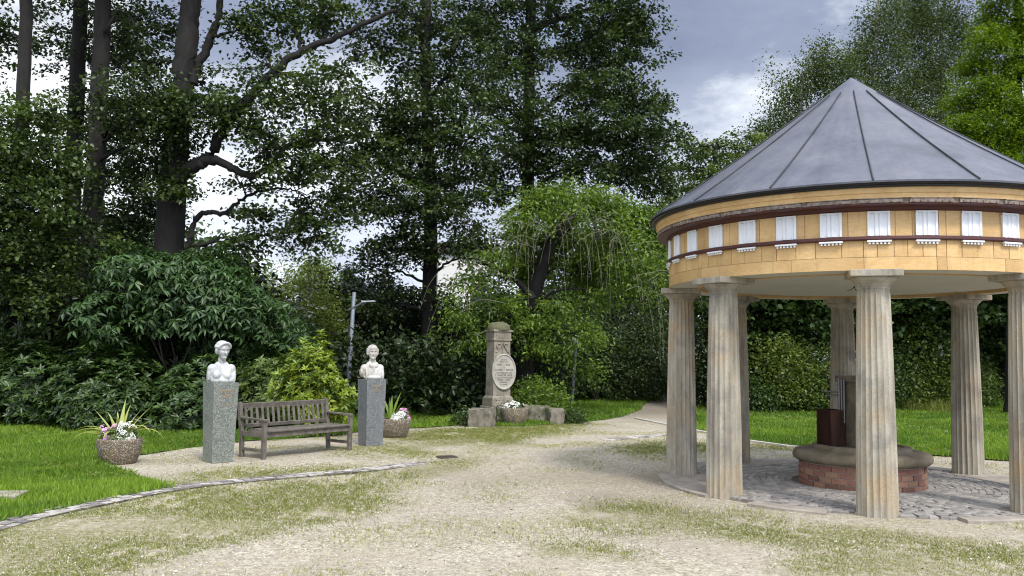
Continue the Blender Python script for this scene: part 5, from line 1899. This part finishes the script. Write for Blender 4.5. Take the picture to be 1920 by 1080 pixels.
# ------------------------------------------------------------------ far trees through the gap, far woods
d = 46
for lab, u0, dd, els, mat in (
    ('sunlit feathery tree far off in the gap left of the lamp', 560, 46, [(555, 530, 42, 40), (600, 520, 36, 42), (530, 575, 45, 45), (590, 580, 50, 40), (560, 620, 60, 40), (500, 560, 40, 60), (620, 560, 30, 40)], 'f_light'),
    ('pale green far tree beside the lamp head', 635, 52, [(630, 580, 34, 40), (650, 610, 40, 40), (610, 620, 40, 40)], 'f_light'),
    ('yellow green far tree just behind the buckeye', 480, 48, [(480, 530, 30, 50), (470, 590, 45, 50), (510, 610, 40, 40)], 'f_light')):
    b0 = bp(u0, 720, dd)
    tree('far_tree', lab, 'tree', b0, tpath(b0, [(u0, 640), (u0 + 3, 560)], dd), (.16, .05), [], [E(*e, dd, 1) for e in els], M[mat], M['birchbark'], 'far trees in the gap', 4.5, dict(per=30, leaf=.2, ratio=.5, length=1.0, width=.33, flat=1, tilt=.8, droop=1.0))
b0 = bp(592, 720, 44)
br_ = empty('birch_tree', b0, label='far birch with forked white stems in the gap left of the lamp', cat='tree')
t_ = MB()
for pts in ([(592, 640), (588, 560), (584, 505)], [(589, 570), (598, 530), (604, 498)], [(590, 580), (578, 540), (574, 520)]):
    t_.tube(smooth_path(up(pts, 44), 4, .03), [.10 - .007 * k for k in range(9)], 6)
t_.tube([np.array([b0[0], 44, 0]), P(592, 640, 44)], [.14, .11], 6)
mb_off(t_, b0).build('trunk', M['birchbark'], br_, smooth=True)
LV = Leaves()
for e in ((585, 500, 25, 18), (605, 512, 20, 20), (570, 530, 18, 18)):
    c, r, _ = E(*e, 44)
    C, D = in_ell(c, r, 14)
    sprays(LV, C, D, per=26, leaf=.16, length=.8, width=.25)
LV.build('crown', M['f_light'], br_, off=b0)


def conifer(label, u, d, top, rad, mat):
    b = bp(u, 720, d)
    root = empty('spruce_tree', b, label=label, cat='tree', group='spruces far off in the gap')
    h = P(u, top, d)[2]
    t_ = MB()
    t_.tube([(0, 0, 0), (0, 0, h * .97)], [.18, .02], 7)
    t_.build('trunk', M['alderbark'], root)
    n = 420
    t = RNG.uniform(.15, 1, n) ** .8
    a = RNG.uniform(0, 6.28, n)
    rr = rad * (1 - t) * RNG.uniform(.3, 1.05, n) + .05
    C = np.stack([rr * np.cos(a), rr * np.sin(a), h * t - rr * .25], 1)
    LV = Leaves()
    sprays(LV, C, np.stack([np.cos(a), np.sin(a), -.3 + 0 * a], 1), per=20, leaf=.22, ratio=.22, length=.7, width=.14, flat=.5)
    LV.build('crown', mat, root)


conifer('bluish spruce far off, taller of the two right of the lamp', 645, 55, 505, 1.7, M['f_conifer'])
conifer('bluish spruce far off, shorter of the two beside the lamp', 668, 58, 520, 1.8, M['f_conifer'])
# far woods that read as one mass
LV = Leaves()
n = 5200
a = RNG.uniform(R_(-40), R_(42), n)
rr = RNG.uniform(50, 74, n)
hmax = 5.2 + 1.6 * np.sin(a * 9) + 3.5 * (a > R_(6)) + 3.0 * (a < R_(-17))
C = np.stack([rr * np.sin(a), rr * np.cos(a), RNG.uniform(.2, 1, n) ** .8 * hmax], 1)
sprays(LV, C, np.tile([[0, -1, .2]], (n, 1)), per=20, leaf=.42, ratio=.7, length=1.6, width=.5, flat=.8, tilt=.8)
tag(LV.build('woods', M['f_maple']), kind='stuff')
# undergrowth under the alders
LV = Leaves()
n = 2600
xx = RNG.uniform(-20, -1, n)
yy = RNG.uniform(22, 31, n)
ok = ~((xx / yy > -.31) & (xx / yy < -.185) & (yy > 26))
xx, yy = xx[ok], yy[ok]
C = np.stack([xx, yy, RNG.uniform(.05, 1, len(xx)) * np.where(xx / yy < -.3, 4.2, 2.0)], 1)
sprays(LV, C, RNG.normal(0, 1, (len(xx), 3)), per=22, leaf=.20, ratio=.6, length=.9, width=.3, flat=.8, tilt=.7)
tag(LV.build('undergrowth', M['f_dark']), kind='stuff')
